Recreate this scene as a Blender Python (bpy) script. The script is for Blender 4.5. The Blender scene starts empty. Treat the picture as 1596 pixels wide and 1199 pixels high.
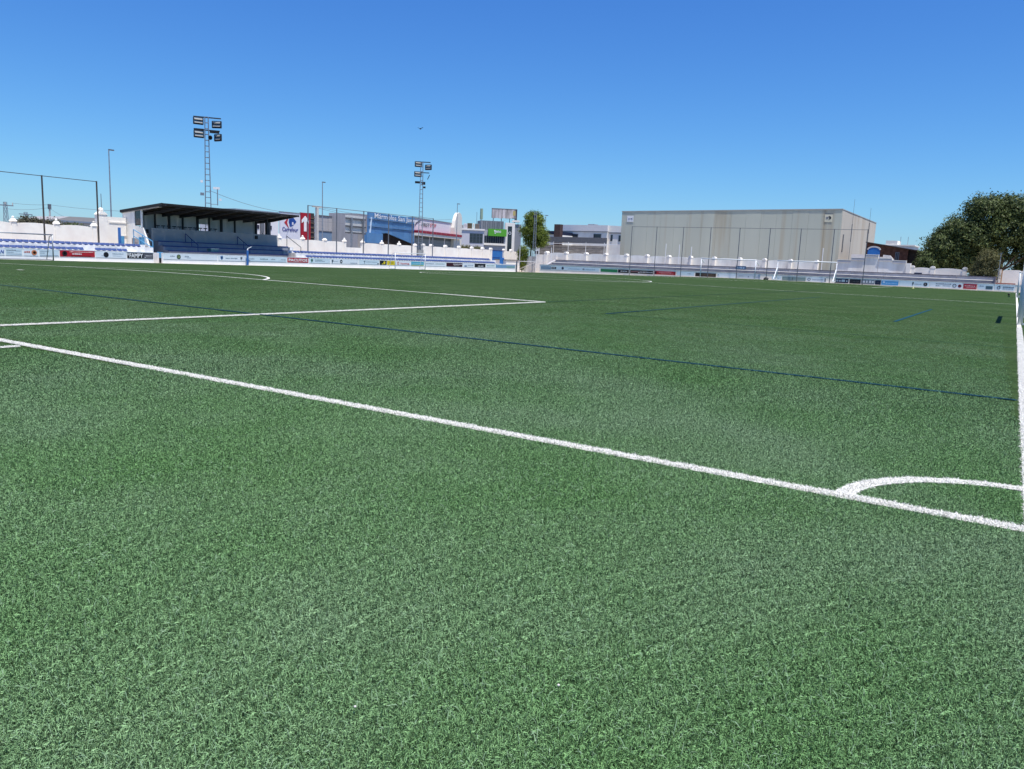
import bpy, bmesh, math, random
import numpy as np
from mathutils import Matrix, Vector

scene = bpy.context.scene
R = math.radians
# ------------------------------------------------------------------ camera
cam_data = bpy.data.cameras.new("camera")
cam = bpy.data.objects.new("camera", cam_data)
scene.collection.objects.link(cam)
scene.camera = cam
cam_data.sensor_width = 36.0
cam_data.lens = 27.799
cam_data.clip_start = 0.05
cam_data.clip_end = 6000.0
_pitch, _roll, _yaw = [0.15658, 0.04049, 0.55734]
_fw = Vector((-math.sin(_yaw) * math.cos(_pitch), math.cos(_yaw) * math.cos(_pitch), -math.sin(_pitch)))
_r = Vector((math.cos(_yaw), math.sin(_yaw), 0))
_u = _r.cross(_fw)
_r2 = _r * math.cos(_roll) + _u * math.sin(_roll)
_u2 = -_r * math.sin(_roll) + _u * math.cos(_roll)
_m = Matrix((_r2, _u2, -_fw)).transposed().to_4x4()
_m.translation = (-0.25, -4.92, 1.32)
cam.matrix_world = _m
CAMX, CAMY = _m.translation.x, _m.translation.y

# ------------------------------------------------------------------ light
SUN_EL, SUN_AZ = 73.0, 112.0          # azimuth clockwise from +Y
sd = Vector((math.sin(R(SUN_AZ)) * math.cos(R(SUN_EL)), math.cos(R(SUN_AZ)) * math.cos(R(SUN_EL)), math.sin(R(SUN_EL))))
world = bpy.data.worlds.new("World")
scene.world = world
world.use_nodes = True
wn = world.node_tree.nodes
wl = world.node_tree.links
sky = wn.new("ShaderNodeTexSky")
sky.sky_type = 'NISHITA'
sky.sun_disc = False
sky.sun_elevation = R(SUN_EL)
sky.sun_rotation = R(SUN_AZ)
sky.altitude = 0
sky.air_density = 1.0
sky.dust_density = 0.35
sky.ozone_density = 2.2
bg = wn["Background"]
bg.inputs[1].default_value = 0.15
# clear-air grading of the whole sky dome: deeper blue, same everywhere
_sep, _com = wn.new("ShaderNodeSeparateColor"), wn.new("ShaderNodeCombineColor")
wl.new(sky.outputs[0], _sep.inputs[0])
for _i, (_a, _g) in enumerate(((.168, 1.36), (.372, 1.17), (1.09, .78))):
    _p, _s = wn.new("ShaderNodeMath"), wn.new("ShaderNodeMath")
    _p.operation, _s.operation = 'POWER', 'MULTIPLY'
    _p.inputs[1].default_value, _s.inputs[1].default_value = _g, _a
    wl.new(_sep.outputs[_i], _p.inputs[0]); wl.new(_p.outputs[0], _s.inputs[0]); wl.new(_s.outputs[0], _com.inputs[_i])
wl.new(_com.outputs[0], bg.inputs[0])
sun_data = bpy.data.lights.new("sun", 'SUN')
sun_data.energy = 4.8
sun_data.angle = R(0.53)
sun_data.color = (1.0, 0.965, 0.91)
sun = bpy.data.objects.new("sun", sun_data)
scene.collection.objects.link(sun)
sun.rotation_euler = sd.to_track_quat('Z', 'Y').to_euler()
vs = scene.view_settings
vs.view_transform = 'Standard'
vs.look = 'None'
vs.gamma = 1.0
vs.use_curve_mapping = False
vs.exposure = 0.4

random.seed(4)
rng = np.random.default_rng(7)

# ------------------------------------------------------------------ ground height (m): a crowned pitch draining to its far left corner
def gz(X, Y):
    t = -min(X, 0.0)
    def near(t): return .0064 * t - .0018 * Y + .002 * max(0, Y - 60) * max(0, 1 - t / 32.7)
    c = .2093 - .0018 * Y
    l = -.12 - .0045 * Y
    def far(t): return c + (l - c) * (t - 32.7) / 34.3
    if t < 27.7: return near(t)
    if t > 67: return l
    if t > 37.7: return far(t)
    a = (t - 27.7) / 10
    return (1 - a) ** 2 * near(27.7) + 2 * a * (1 - a) * c + a * a * far(37.7)

# ------------------------------------------------------------------ materials
def mat(name, rgb, rough=.6, var=.12, scale=3.0, metal=0.0, bump=0.0, spec=.3, tint=None, streak=0.0):
    m = bpy.data.materials.new(name)
    m.use_nodes = True
    n, l = m.node_tree.nodes, m.node_tree.links
    b = n["Principled BSDF"]
    b.inputs["Roughness"].default_value = rough
    b.inputs["Metallic"].default_value = metal
    b.inputs["Specular IOR Level"].default_value = spec
    geo = n.new("ShaderNodeNewGeometry")
    mp = n.new("ShaderNodeMapping")
    l.new(geo.outputs["Position"], mp.inputs[0])
    if streak:
        mp.inputs["Scale"].default_value = (1, 1, streak)
    nz = n.new("ShaderNodeTexNoise")
    nz.inputs["Scale"].default_value = scale
    nz.inputs["Detail"].default_value = 5
    l.new(mp.outputs[0], nz.inputs["Vector"])
    rp = n.new("ShaderNodeValToRGB")
    a = rgb
    t = tint or rgb
    rp.color_ramp.elements[0].position = .3
    rp.color_ramp.elements[1].position = .7
    rp.color_ramp.elements[0].color = (max(0, t[0] * (1 - var)), max(0, t[1] * (1 - var)), max(0, t[2] * (1 - var)), 1)
    rp.color_ramp.elements[1].color = (min(1, a[0] * (1 + var * .5)), min(1, a[1] * (1 + var * .5)), min(1, a[2] * (1 + var * .5)), 1)
    l.new(nz.outputs[0], rp.inputs[0])
    l.new(rp.outputs[0], b.inputs["Base Color"])
    if bump:
        bp = n.new("ShaderNodeBump")
        bp.inputs["Strength"].default_value = bump
        bp.inputs["Distance"].default_value = .02
        l.new(nz.outputs[0], bp.inputs["Height"])
        l.new(bp.outputs[0], b.inputs["Normal"])
    return m

WHITE = mat("whitewash", (.88, .84, .76), .8, .07, .9, tint=(.87, .80, .72), bump=.3)
WHITE_DIRTY = mat("weathered whitewash", (.91, .89, .83), .85, .12, 1.1, tint=(.82, .78, .71), bump=.4, streak=.25)
WHITE_PAINT = mat("white metal paint", (.80, .80, .80), .4, .06)
BOARD_WHITE = mat("white printed vinyl", (.74, .80, .84), .45, .04)
BOARD_PALE = mat("pale blue printed vinyl", (.62, .74, .80), .45, .05)
PRINT = {}
def ink(rgb):
    k = tuple(round(c, 3) for c in rgb)
    if k not in PRINT:
        PRINT[k] = mat("print ink", rgb, .5, .05)
    return PRINT[k]
BLACK = (.012, .012, .016); RED = (.45, .018, .03); BLUE = (.02, .09, .32); GREY = (.25, .27, .3); NAVY = (.012, .02, .05)
PWHITE = (.8, .8, .8); YELLOW = (.75, .6, .03); CYAN = (.1, .42, .55); GREEN = (.05, .3, .1)
CONCRETE = mat("pale concrete", (.60, .57, .52), .9, .15, 1.5, bump=.3)
APRON = mat("pale sand and concrete", (.56, .47, .37), .95, .2, .8, bump=.4)  # even sandy base colour of the pavement
STREET = mat("dusty street ground", (.22, .20, .17), .95, .25, .05)
STEP_WHITE = mat("whitewashed terrace concrete", (.78, .77, .76), .8, .12, 2.0, tint=(.6, .6, .6))
STEP_GREY = mat("lavender grey terrace concrete", (.52, .49, .48), .85, .16, 1.0, tint=(.44, .41, .41), streak=.3)
STEP_DARK = mat("darker terrace concrete", (.34, .32, .32), .85, .2, 1.0, streak=.3)  # darker grey concrete of the lower far steps and a stair block
STEP_EDGE = mat("dark weathered nosing", (.13, .12, .15), .7, .2, 3)
SEAT_BLUE = mat("blue seat plastic", (.034, .07, .215), .6, .15, 1.5, spec=.5)
BENCH_BLUE = mat("blue bench paint", (.010, .036, .19), .45, .15, 2)
SHADE_STEP = mat("blue grey painted step", (.26, .28, .32), .8, .12, 1.5)
PARAPET = mat("pale blue grey render", (.30, .335, .36), .8, .08, 1.0)
ROOF_DARK = mat("dark brown sheet metal", (.028, .024, .022), .55, .25, 1, metal=.2)
STEEL_DARK = mat("dark painted steel", (.035, .04, .05), .5, .2, 2)
GALV = mat("galvanised steel", (.33, .35, .38), .45, .2, 4, metal=.6)
POST_GREY = mat("grey fence post", (.17, .175, .19), .5, .15, 2, metal=.3)
POST_BROWN = mat("dark rusted post", (.06, .05, .045), .6, .2, 4)
RAIL_BLUE = mat("light blue rail paint", (.10, .30, .50), .45, .12, 3)
PAD_BLUE = mat("blue padding", (.04, .15, .42), .6, .12, 3)
GATE_BLUE = mat("blue gate sheet", (.03, .16, .46), .5, .12, 2)
PANEL_GREY = mat("grey rear cladding", (.66, .66, .66), .7, .08, 1.2)
BARK = mat("bark", (.09, .065, .045), .95, .3, 4, bump=.6)
PLASTIC_DARK = mat("black plastic", (.012, .012, .014), .5, .2, 3)
GLASS_DARK = mat("dark glazing", (.022, .03, .04), .12, .1, 2, spec=.7)
NAVY_M = mat("dark navy paint", (.012, .02, .05), .6, .1)
LENS = mat("floodlight glass", (.26, .27, .26), .2, .1, 3, spec=.6)

def leaf_mat(name, a, b, scale=.8):
    m = bpy.data.materials.new(name)
    m.use_nodes = True
    n, l = m.node_tree.nodes, m.node_tree.links
    bs = n["Principled BSDF"]
    bs.inputs["Roughness"].default_value = .55
    bs.inputs["Specular IOR Level"].default_value = .25
    geo = n.new("ShaderNodeNewGeometry")
    nz = n.new("ShaderNodeTexNoise")
    nz.inputs["Scale"].default_value = scale
    l.new(geo.outputs["Position"], nz.inputs["Vector"])
    ad = n.new("ShaderNodeMath"); ad.operation = 'ADD'
    mu = n.new("ShaderNodeMath"); mu.operation = 'MULTIPLY_ADD'
    mu.inputs[1].default_value = .5
    l.new(geo.outputs["Random Per Island"], mu.inputs[0])
    mu.inputs[2].default_value = -.25
    l.new(nz.outputs[0], ad.inputs[0]); l.new(mu.outputs[0], ad.inputs[1])
    rp = n.new("ShaderNodeValToRGB")
    rp.color_ramp.elements[0].position = .25; rp.color_ramp.elements[1].position = .75
    rp.color_ramp.elements[0].color = (*a, 1); rp.color_ramp.elements[1].color = (*b, 1)
    l.new(ad.outputs[0], rp.inputs[0]); l.new(rp.outputs[0], bs.inputs["Base Color"])
    tr = n.new("ShaderNodeBsdfTranslucent")
    l.new(rp.outputs[0], tr.inputs[0])
    mx = n.new("ShaderNodeMixShader"); mx.inputs[0].default_value = .22
    l.new(bs.outputs[0], mx.inputs[1]); l.new(tr.outputs[0], mx.inputs[2])
    l.new(mx.outputs[0], n["Material Output"].inputs[0])
    return m

# ------------------------------------------------------------------ mesh helpers
COL = scene.collection
class MB:
    def __init__(s): s.v = []; s.f = []
    def quad(s, a, b, c, d):
        i = len(s.v); s.v += [tuple(a), tuple(b), tuple(c), tuple(d)]; s.f.append((i, i + 1, i + 2, i + 3)); return s
    def box(s, x0, x1, y0, y1, z0, z1):
        if x0 > x1: x0, x1 = x1, x0
        if y0 > y1: y0, y1 = y1, y0
        if z0 > z1: z0, z1 = z1, z0
        i = len(s.v)
        s.v += [(x0, y0, z0), (x1, y0, z0), (x1, y1, z0), (x0, y1, z0), (x0, y0, z1), (x1, y0, z1), (x1, y1, z1), (x0, y1, z1)]
        s.f += [tuple(i + k for k in q) for q in ((0, 3, 2, 1), (4, 5, 6, 7), (0, 1, 5, 4), (1, 2, 6, 5), (2, 3, 7, 6), (3, 0, 4, 7))]
        return s
    def mbox(s, M, a, b, c):
        i = len(s.v)
        for z in (-c, c):
            for x, y in ((-a, -b), (a, -b), (a, b), (-a, b)):
                s.v.append(tuple(M @ Vector((x / 2, y / 2, z / 2))))
        s.f += [tuple(i + k for k in q) for q in ((0, 3, 2, 1), (4, 5, 6, 7), (0, 1, 5, 4), (1, 2, 6, 5), (2, 3, 7, 6), (3, 0, 4, 7))]
        return s
    def tube(s, p, q, r0, r1=None, n=6):
        p, q = Vector(p), Vector(q)
        r1 = r0 if r1 is None else r1
        d = (q - p)
        if d.length < 1e-6: return s
        rot = d.to_track_quat('Z', 'Y')
        i = len(s.v)
        for c, r in ((p, r0), (q, r1)):
            for k in range(n):
                a = 2 * math.pi * k / n
                s.v.append(tuple(c + rot @ Vector((r * math.cos(a), r * math.sin(a), 0))))
        for k in range(n):
            s.f.append((i + k, i + (k + 1) % n, i + n + (k + 1) % n, i + n + k))
        s.f.append(tuple(i + k for k in reversed(range(n)))); s.f.append(tuple(i + n + k for k in range(n)))
        return s
    def bar(s, p, q, w, h=None):
        p, q = Vector(p), Vector(q); h = h or w
        d = q - p
        M = Matrix.Translation((p + q) / 2) @ d.to_track_quat('Z', 'Y').to_matrix().to_4x4()
        return s.mbox(M, w, h, d.length)
    def prism(s, pts, y0, y1):
        """outline in x,z (anticlockwise seen from -y) extruded along y"""
        i = len(s.v); n = len(pts)
        s.v += [(x, y0, z) for x, z in pts] + [(x, y1, z) for x, z in pts]
        s.f.append(tuple(i + k for k in range(n))); s.f.append(tuple(i + n + k for k in reversed(range(n))))
        for k in range(n):
            s.f.append((i + k, i + n + k, i + n + (k + 1) % n, i + (k + 1) % n))
        return s
    def prismx(s, pts, x0, x1):
        """outline in y,z extruded along x"""
        i = len(s.v); n = len(pts)
        s.v += [(x0, y, z) for y, z in pts] + [(x1, y, z) for y, z in pts]
        s.f.append(tuple(i + k for k in reversed(range(n)))); s.f.append(tuple(i + n + k for k in range(n)))
        for k in range(n):
            s.f.append((i + k, i + (k + 1) % n, i + n + (k + 1) % n, i + n + k))
        return s
    def disc(s, cx, cz, r, y0, y1, n=18, a0=0, a1=2 * math.pi, rx=None):
        rx = rx or r
        return s.prism([(cx + rx * math.cos(a0 + (a1 - a0) * k / n), cz + r * math.sin(a0 + (a1 - a0) * k / n)) for k in range(n)], y0, y1)
    def ring(s, cx, cz, r, w, y0, y1, n=18, a0=0, a1=2 * math.pi):
        for k in range(n):
            t0 = a0 + (a1 - a0) * k / n; t1 = a0 + (a1 - a0) * (k + 1) / n
            s.prism([(cx + r * math.cos(t0), cz + r * math.sin(t0)), (cx + r * math.cos(t1), cz + r * math.sin(t1)),
                     (cx + (r - w) * math.cos(t1), cz + (r - w) * math.sin(t1)), (cx + (r - w) * math.cos(t0), cz + (r - w) * math.sin(t0))][::-1], y0, y1)
        return s
    def dome(s, c, r, n=10, m=5, sz=1.0, full=False):
        i = len(s.v); c = Vector(c)
        lo = -math.pi / 2 if full else 0
        for j in range(m + 1):
            t = lo + (math.pi / 2 - lo) * j / m
            for k in range(n):
                a = 2 * math.pi * k / n
                s.v.append((c.x + r * math.cos(t) * math.cos(a), c.y + r * math.cos(t) * math.sin(a), c.z + sz * r * math.sin(t)))
        for j in range(m):
            for k in range(n):
                s.f.append((i + j * n + k, i + j * n + (k + 1) % n, i + (j + 1) * n + (k + 1) % n, i + (j + 1) * n + k))
        return s
    def mesh(s, name, m, smooth=False):
        me = bpy.data.meshes.new(name)
        me.from_pydata(s.v, [], s.f)
        bm = bmesh.new(); bm.from_mesh(me)
        bmesh.ops.recalc_face_normals(bm, faces=bm.faces)
        bm.to_mesh(me); bm.free()
        if smooth:
            me.polygons.foreach_set("use_smooth", [True] * len(me.polygons))
        me.materials.append(m)
        return me
    def build(s, name, m, parent=None, smooth=False, loc=None, rotz=0):
        return put(name, s.mesh(name, m, smooth), parent, loc, rotz)

def put(name, me, parent=None, loc=None, rotz=0):
    o = bpy.data.objects.new(name, me)
    COL.objects.link(o)
    if parent: o.parent = parent
    if loc: o.location = loc
    if rotz: o.rotation_euler = (0, 0, R(rotz))
    return o
def tag(o, label=None, cat=None, group=None, kind=None):
    if label: o["label"] = label
    if cat: o["category"] = cat
    if group: o["group"] = group
    if kind: o["kind"] = kind
    return o
def thing(name, label, cat, loc=(0, 0, 0), rotz=0, group=None):
    o = bpy.data.objects.new(name, None)
    COL.objects.link(o)
    o.empty_display_size = .3
    o.location = loc; o.rotation_euler = (0, 0, R(rotz))
    return tag(o, label, cat, group)
def copy_tree(o, parent=None):
    c = o.copy(); COL.objects.link(c)
    if parent: c.parent = parent
    for ch in list(o.children): copy_tree(ch, c)
    return c
def text_mesh(s, size, m, bold=0.0, shear=0.0, sx=1.0, depth=.012):
    cu = bpy.data.curves.new("lettering", 'FONT')
    cu.body = s; cu.size = size; cu.extrude = depth / 2; cu.offset = bold; cu.shear = shear
    cu.resolution_u = 2
    ob = bpy.data.objects.new("lettering", cu)
    me = bpy.data.meshes.new_from_object(ob)
    bpy.data.objects.remove(ob); bpy.data.curves.remove(cu)
    me.transform(Matrix.Diagonal((sx, 1, 1, 1)))
    me.transform(Matrix.Rotation(R(90), 4, 'X'))
    me.materials.clear(); me.materials.append(m)
    return me
def lettering(s, parent, u, v, w, h, col, y=-.03, bold=0.0, shear=0.0, tilt=0.0, name="lettering"):
    """fit text s into a box w by h whose lower left corner is u, v on the parent's front plane"""
    me = text_mesh(s, 1.0, ink(col), bold * .45, shear)
    xs = [c.co.x for c in me.vertices]; zs = [c.co.z for c in me.vertices]
    x0, x1, z0, z1 = min(xs), max(xs), min(zs), max(zs)
    for vert in me.vertices:
        vert.co.x = (vert.co.x - x0) / (x1 - x0) * w
        vert.co.z = (vert.co.z - z0) / (z1 - z0) * h
        vert.co.z += tilt * vert.co.x
        vert.co.y = vert.co.y
    return put(name, me, parent, (u, y, v))

# ------------------------------------------------------------------ setting: ground
MB().quad((-2500, -2500, -1.1), (2500, -2500, -1.1), (2500, 2500, -1.1), (-2500, 2500, -1.1)).build("ground", STREET)["kind"] = "structure"
def sheet(name, xs, ys, dz, m, kind="structure"):
    vs_, fs = [], []
    for y in ys:
        for x in xs: vs_.append((x, y, gz(x, y) + dz))
    nx = len(xs)
    for j in range(len(ys) - 1):
        for i in range(nx - 1):
            a = j * nx + i
            fs.append((a, a + 1, a + nx + 1, a + nx))
    me = bpy.data.meshes.new(name); me.from_pydata(vs_, [], fs)
    me.polygons.foreach_set("use_smooth", [True] * len(fs))
    me.materials.append(m)
    o = put(name, me); o["kind"] = kind
    return o
sheet("pavement", list(np.linspace(-82, 40, 62)), list(np.linspace(-45, 122, 60)), -.03, APRON)

def turf_material(name, ground=True):
    m = bpy.data.materials.new(name); m.use_nodes = True
    n, l = m.node_tree.nodes, m.node_tree.links
    b = n["Principled BSDF"]
    b.inputs["Roughness"].default_value = .85 if ground else .6
    b.inputs["Specular IOR Level"].default_value = .03 if ground else .14
    geo = n.new("ShaderNodeNewGeometry")
    def noise(scale, detail, rough, vec=None):
        q = n.new("ShaderNodeTexNoise"); q.inputs["Scale"].default_value = scale; q.inputs["Detail"].default_value = detail; q.inputs["Roughness"].default_value = rough
        l.new(vec or geo.outputs["Position"], q.inputs["Vector"]); return q.outputs[0]
    def ramp(src, p0, c0, p1, c1):
        q = n.new("ShaderNodeValToRGB")
        q.color_ramp.elements[0].position = p0; q.color_ramp.elements[1].position = p1
        q.color_ramp.elements[0].color = (*c0, 1); q.color_ramp.elements[1].color = (*c1, 1)
        l.new(src, q.inputs[0]); return q
    def mul(a, c):
        q = n.new("ShaderNodeMix"); q.data_type = 'RGBA'; q.blend_type = 'MULTIPLY'; q.inputs[0].default_value = 1.0
        l.new(a, q.inputs[6]); l.new(c, q.inputs[7]); return q.outputs[2]
    patch = noise(.55, 5, .62)
    wear = noise(.32, 3, .55)
    if ground:
        base = ramp(patch, .34, (.033, .062, .0185), .68, (.048, .080, .029)).outputs[0]
        fine = noise(34, 4, .8)
        streak = n.new("ShaderNodeMapping"); streak.inputs["Scale"].default_value = (1.6, .9, 1); streak.inputs["Rotation"].default_value = (0, 0, .5)
        l.new(geo.outputs["Position"], streak.inputs[0])
        mid = noise(5.5, 6, .82, streak.outputs[0])
        c = mul(base, ramp(fine, .3, (.45,) * 3, .72, (1.5,) * 3).outputs[0])
        c = mul(c, ramp(mid, .36, (.66,) * 3, .64, (1.32,) * 3).outputs[0])
        c = mul(c, ramp(wear, .36, (.88, .94, .85), .64, (1.09, 1.05, 1.12)).outputs[0])
        bp = n.new("ShaderNodeBump"); bp.inputs["Strength"].default_value = .6; bp.inputs["Distance"].default_value = .03
        l.new(fine, bp.inputs["Height"]); l.new(bp.outputs[0], b.inputs["Normal"])
    else:
        base = ramp(patch, .36, (.077, .158, .060), .64, (.102, .180, .086)).outputs[0]
        r2 = ramp(geo.outputs["Random Per Island"], .0, (.22,) * 3, .66, (1.05,) * 3)
        e = r2.color_ramp.elements.new(.93); e.color = (3.1, 2.7, 3.0, 1)
        c = mul(base, r2.outputs[0])
        c = mul(c, ramp(wear, .36, (.87, .97, .80), .64, (1.07, 1.03, 1.10)).outputs[0])
    l.new(c, b.inputs["Base Color"])
    return m
TURF = turf_material("synthetic turf")
BLADE = turf_material("turf blade", False)
PX0, PX1, PY0, PY1 = -66.9, 6.0, -14.0, 104.5
sheet("pitch", list(np.linspace(PX0, PX1, 74)), list(np.linspace(PY0, PY1, 120)), 0, TURF)

# ------------------------------------------------------------------ painted lines
LINE_W = mat("white turf line", (.74, .72, .67), .8, .2, 40, bump=.5)
LINE_F = mat("faded blue turf line", (.024, .060, .048), 1, .3, 8, bump=.5, spec=.02)
LOW_WHITE = mat("bright white paint", (.92, .91, .88), .7, .05, 1.5)
LINE_B = mat("blue turf line", (.014, .070, .105), 1, .25, 40, bump=.5, spec=.02)
LINE_PTS = {'w': [], 'b': [], 'f': []}
def strip(name, pts, w, col, closed=False, step=1.0, dz=.006):
    """a painted line draped on the pitch along a polyline"""
    P = []
    pts = [Vector(q) for q in pts]
    seg = pts + ([pts[0]] if closed else [])
    for a, b in zip(seg[:-1], seg[1:]):
        k = max(1, int((b - a).length / step))
        for i in range(k): P.append(a.lerp(b, i / k))
    P.append(seg[-1])
    vs_, fs = [], []
    for i, q in enumerate(P):
        d = (P[min(i + 1, len(P) - 1)] - P[max(i - 1, 0)])
        if closed and i in (0, len(P) - 1): d = P[1] - P[-2]
        d.normalize(); nn = Vector((-d.y, d.x))
        for sgn in (-1, 1):
            e = q + nn * sgn * w / 2
            vs_.append((e.x, e.y, gz(e.x, e.y) + dz))
    for i in range(len(P) - 1):
        fs.append((2 * i, 2 * i + 2, 2 * i + 3, 2 * i + 1))
    me = bpy.data.meshes.new(name); me.from_pydata(vs_, [], fs); me.materials.append({'w': LINE_W, 'b': LINE_B, 'f': LINE_F}[col])
    o = put(name, me); o["kind"] = "structure"
    LINE_PTS[col].append((P, w))
    return o
W, L, XC, PENX = 65.4, 100.0, -32.7, 12.54
LW = .11
strip("goal_line", [(-W, 0), (.06, 0)], LW, 'w')
strip("touchline", [(0, .06), (0, L)], LW, 'w', dz=.007)
strip("touchline", [(-W, .06), (-W, L)], LW, 'w', dz=.007)
strip("goal_line", [(-W, L), (0, L)], LW, 'w')
strip("halfway_line", [(-W, L / 2), (0, L / 2)], LW, 'w')
def arc(cx, cy, r, a0, a1, n=40): return [(cx + r * math.cos(R(a0 + (a1 - a0) * k / n)), cy + r * math.sin(R(a0 + (a1 - a0) * k / n))) for k in range(n + 1)]
strip("centre_circle", arc(XC, L / 2, 9.15, 0, 360, 96)[:-1], LW, 'w', True, dz=.008)
for y0, s in ((0, 1), (L, -1)):
    for dx, dy, nm in ((20.16, 16.5, "penalty_area_line"), (9.16, 5.5, "goal_area_line")):
        strip(nm, [(XC - dx, y0), (XC - dx, y0 + s * dy), (XC + dx, y0 + s * dy), (XC + dx, y0)], LW, 'w', dz=.007)
    ph = math.degrees(math.asin(5.5 / 9.15))
    strip("penalty_arc", arc(XC, y0 + s * 11, 9.15, s * ph, s * (180 - ph)), LW, 'w', dz=.009)
    strip("penalty_spot", [(XC - .12, y0 + s * 11), (XC + .12, y0 + s * 11)], .22, 'w')
    for cx, c0 in ((0, 90 if s > 0 else 180), (-W, 0 if s > 0 else 270)):
        strip("corner_arc", arc(cx, y0, .97, c0, c0 + 90, 16), LW, 'w', step=.1, dz=.009)
    for cx, ss in ((0, -1), (-W, 1)):
        strip("corner_distance_mark", [(cx + ss * 10.15, y0 - s * .14), (cx + ss * 10.15, y0 - s * .34)], .08, 'w')
for y in (5.45, 48.2):
    strip("small_pitch_line", [(-W + .1, y), (-.1, y)], .06, 'b', dz=.011)
strip("small_pitch_line", [(-9.05, 13.65), (-9.05, 40.3)], .06, 'b', dz=.011)
strip("small_pitch_line", [(-.1, 13.65), (-9.0, 13.65)], .05, 'f', dz=.011)
strip("small_pitch_line", [(-.1, 40.3), (-9.0, 40.3)], .05, 'f', dz=.011)
strip("small_pitch_line", [(-PENX, 16.7), (-PENX, 60)], .08, 'f', dz=.011)
strip("small_pitch_line", [(-3.07, 20.4), (-3.07, 32.6)], .085, 'b', dz=.011)

# ------------------------------------------------------------------ turf blades (instanced tufts, denser near the camera)
def tuft_mesh(name, m, nb, rad, lmin, lmax, w):
    v, f = [], []
    for _ in range(nb):
        a = random.uniform(0, 2 * math.pi); rr = rad * math.sqrt(random.random())
        bx, by = rr * math.cos(a), rr * math.sin(a)
        th = random.uniform(0, 2 * math.pi); lean = R(random.choice((random.uniform(20, 60), random.uniform(58, 88), random.uniform(64, 89), random.uniform(64, 89))))
        ln = random.uniform(lmin, lmax)
        dx, dy = math.cos(th), math.sin(th); px_, py_ = -dy * w / 2, dx * w / 2
        i = len(v)
        l1 = ln * .55; l2 = ln * .45
        q1 = (bx + dx * l1 * math.sin(lean * .7), by + dy * l1 * math.sin(lean * .7), l1 * math.cos(lean * .7))
        q2 = (q1[0] + dx * l2 * math.sin(min(lean * 1.35, R(95))), q1[1] + dy * l2 * math.sin(min(lean * 1.35, R(95))), q1[2] + l2 * math.cos(min(lean * 1.35, R(95))))
        tw = random.uniform(-.6, .6)
        v += [(bx - px_, by - py_, -.004), (bx + px_, by + py_, -.004),
              (q1[0] + px_ * .9, q1[1] + py_ * .9, q1[2] + tw * w), (q1[0] - px_ * .9, q1[1] - py_ * .9, q1[2] - tw * w), q2]
        f += [(i, i + 1, i + 2, i + 3), (i + 3, i + 2, i + 4)]
    me = bpy.data.meshes.new(name); me.from_pydata(v, [], f); me.materials.append(m)
    return me
def tuft_set(name, m, nb, rad, lmin, lmax, w, k=5):
    c = bpy.data.collections.new(name)
    for i in range(k):
        c.objects.link(bpy.data.objects.new("tuft", tuft_mesh("tuft", m, nb, rad, lmin, lmax, w)))
    return c
def scatter(name, pts, scales, coll):
    me = bpy.data.meshes.new(name)
    me.from_pydata([tuple(q) for q in pts], [], [])
    at = me.attributes.new("sc", 'FLOAT', 'POINT'); at.data.foreach_set("value", np.asarray(scales, np.float32))
    o = put(name, me); o["kind"] = "stuff"
    ng = bpy.data.node_groups.new(name, 'GeometryNodeTree')
    ng.interface.new_socket("Geometry", in_out='INPUT', socket_type='NodeSocketGeometry')
    ng.interface.new_socket("Geometry", in_out='OUTPUT', socket_type='NodeSocketGeometry')
    N, K = ng.nodes, ng.links
    gi, go = N.new("NodeGroupInput"), N.new("NodeGroupOutput")
    inst = N.new("GeometryNodeInstanceOnPoints")
    ci = N.new("GeometryNodeCollectionInfo"); ci.inputs[0].default_value = coll
    ci.inputs[1].default_value = True; ci.inputs[2].default_value = True
    inst.inputs["Pick Instance"].default_value = True
    rv = N.new("FunctionNodeRandomValue"); rv.data_type = 'FLOAT_VECTOR'
    rv.inputs[0].default_value = (-.12, -.12, 0); rv.inputs[1].default_value = (.12, .12, 6.283)
    na = N.new("GeometryNodeInputNamedAttribute"); na.data_type = 'FLOAT'; na.inputs[0].default_value = "sc"
    K.new(gi.outputs[0], inst.inputs["Points"]); K.new(ci.outputs[0], inst.inputs["Instance"])
    K.new(rv.outputs[0], inst.inputs["Rotation"]); K.new(na.outputs[0], inst.inputs["Scale"])
    K.new(inst.outputs[0], go.inputs[0])
    mod = o.modifiers.new("tufts", 'NODES'); mod.node_group = ng
    return o
gzv = np.vectorize(gz)
def line_mask(x, y):
    """points lying on a white or blue line near the camera"""
    r = np.hypot(x, y)
    wm = (np.abs(y) < .06) & (x < .06) | (np.abs(x) < .06) & (y > -.06) | (np.abs(r - .97) < .06) & (x < 0) & (y > 0)
    wm |= (np.abs(x + 10.15) < .05) & (y < -.12) & (y > -.36)
    wm |= (np.abs(x + PENX) < .06) & (y > 0) & (y < 16.56) | (np.abs(y - 16.5) < .06) & (x < -PENX + .06)
    bm_ = (np.abs(y - 5.45) < .035) & (x < -.06) | (np.abs(y - 13.65) < .012) & (x < 0) & (x > -9.05) | (np.abs(x + 9.05) < .03) & (y > 13.65) & (y < 40)
    return wm, bm_ & ~wm
AX = math.pi / 2 + _yaw              # heading of the view, from +X
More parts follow.
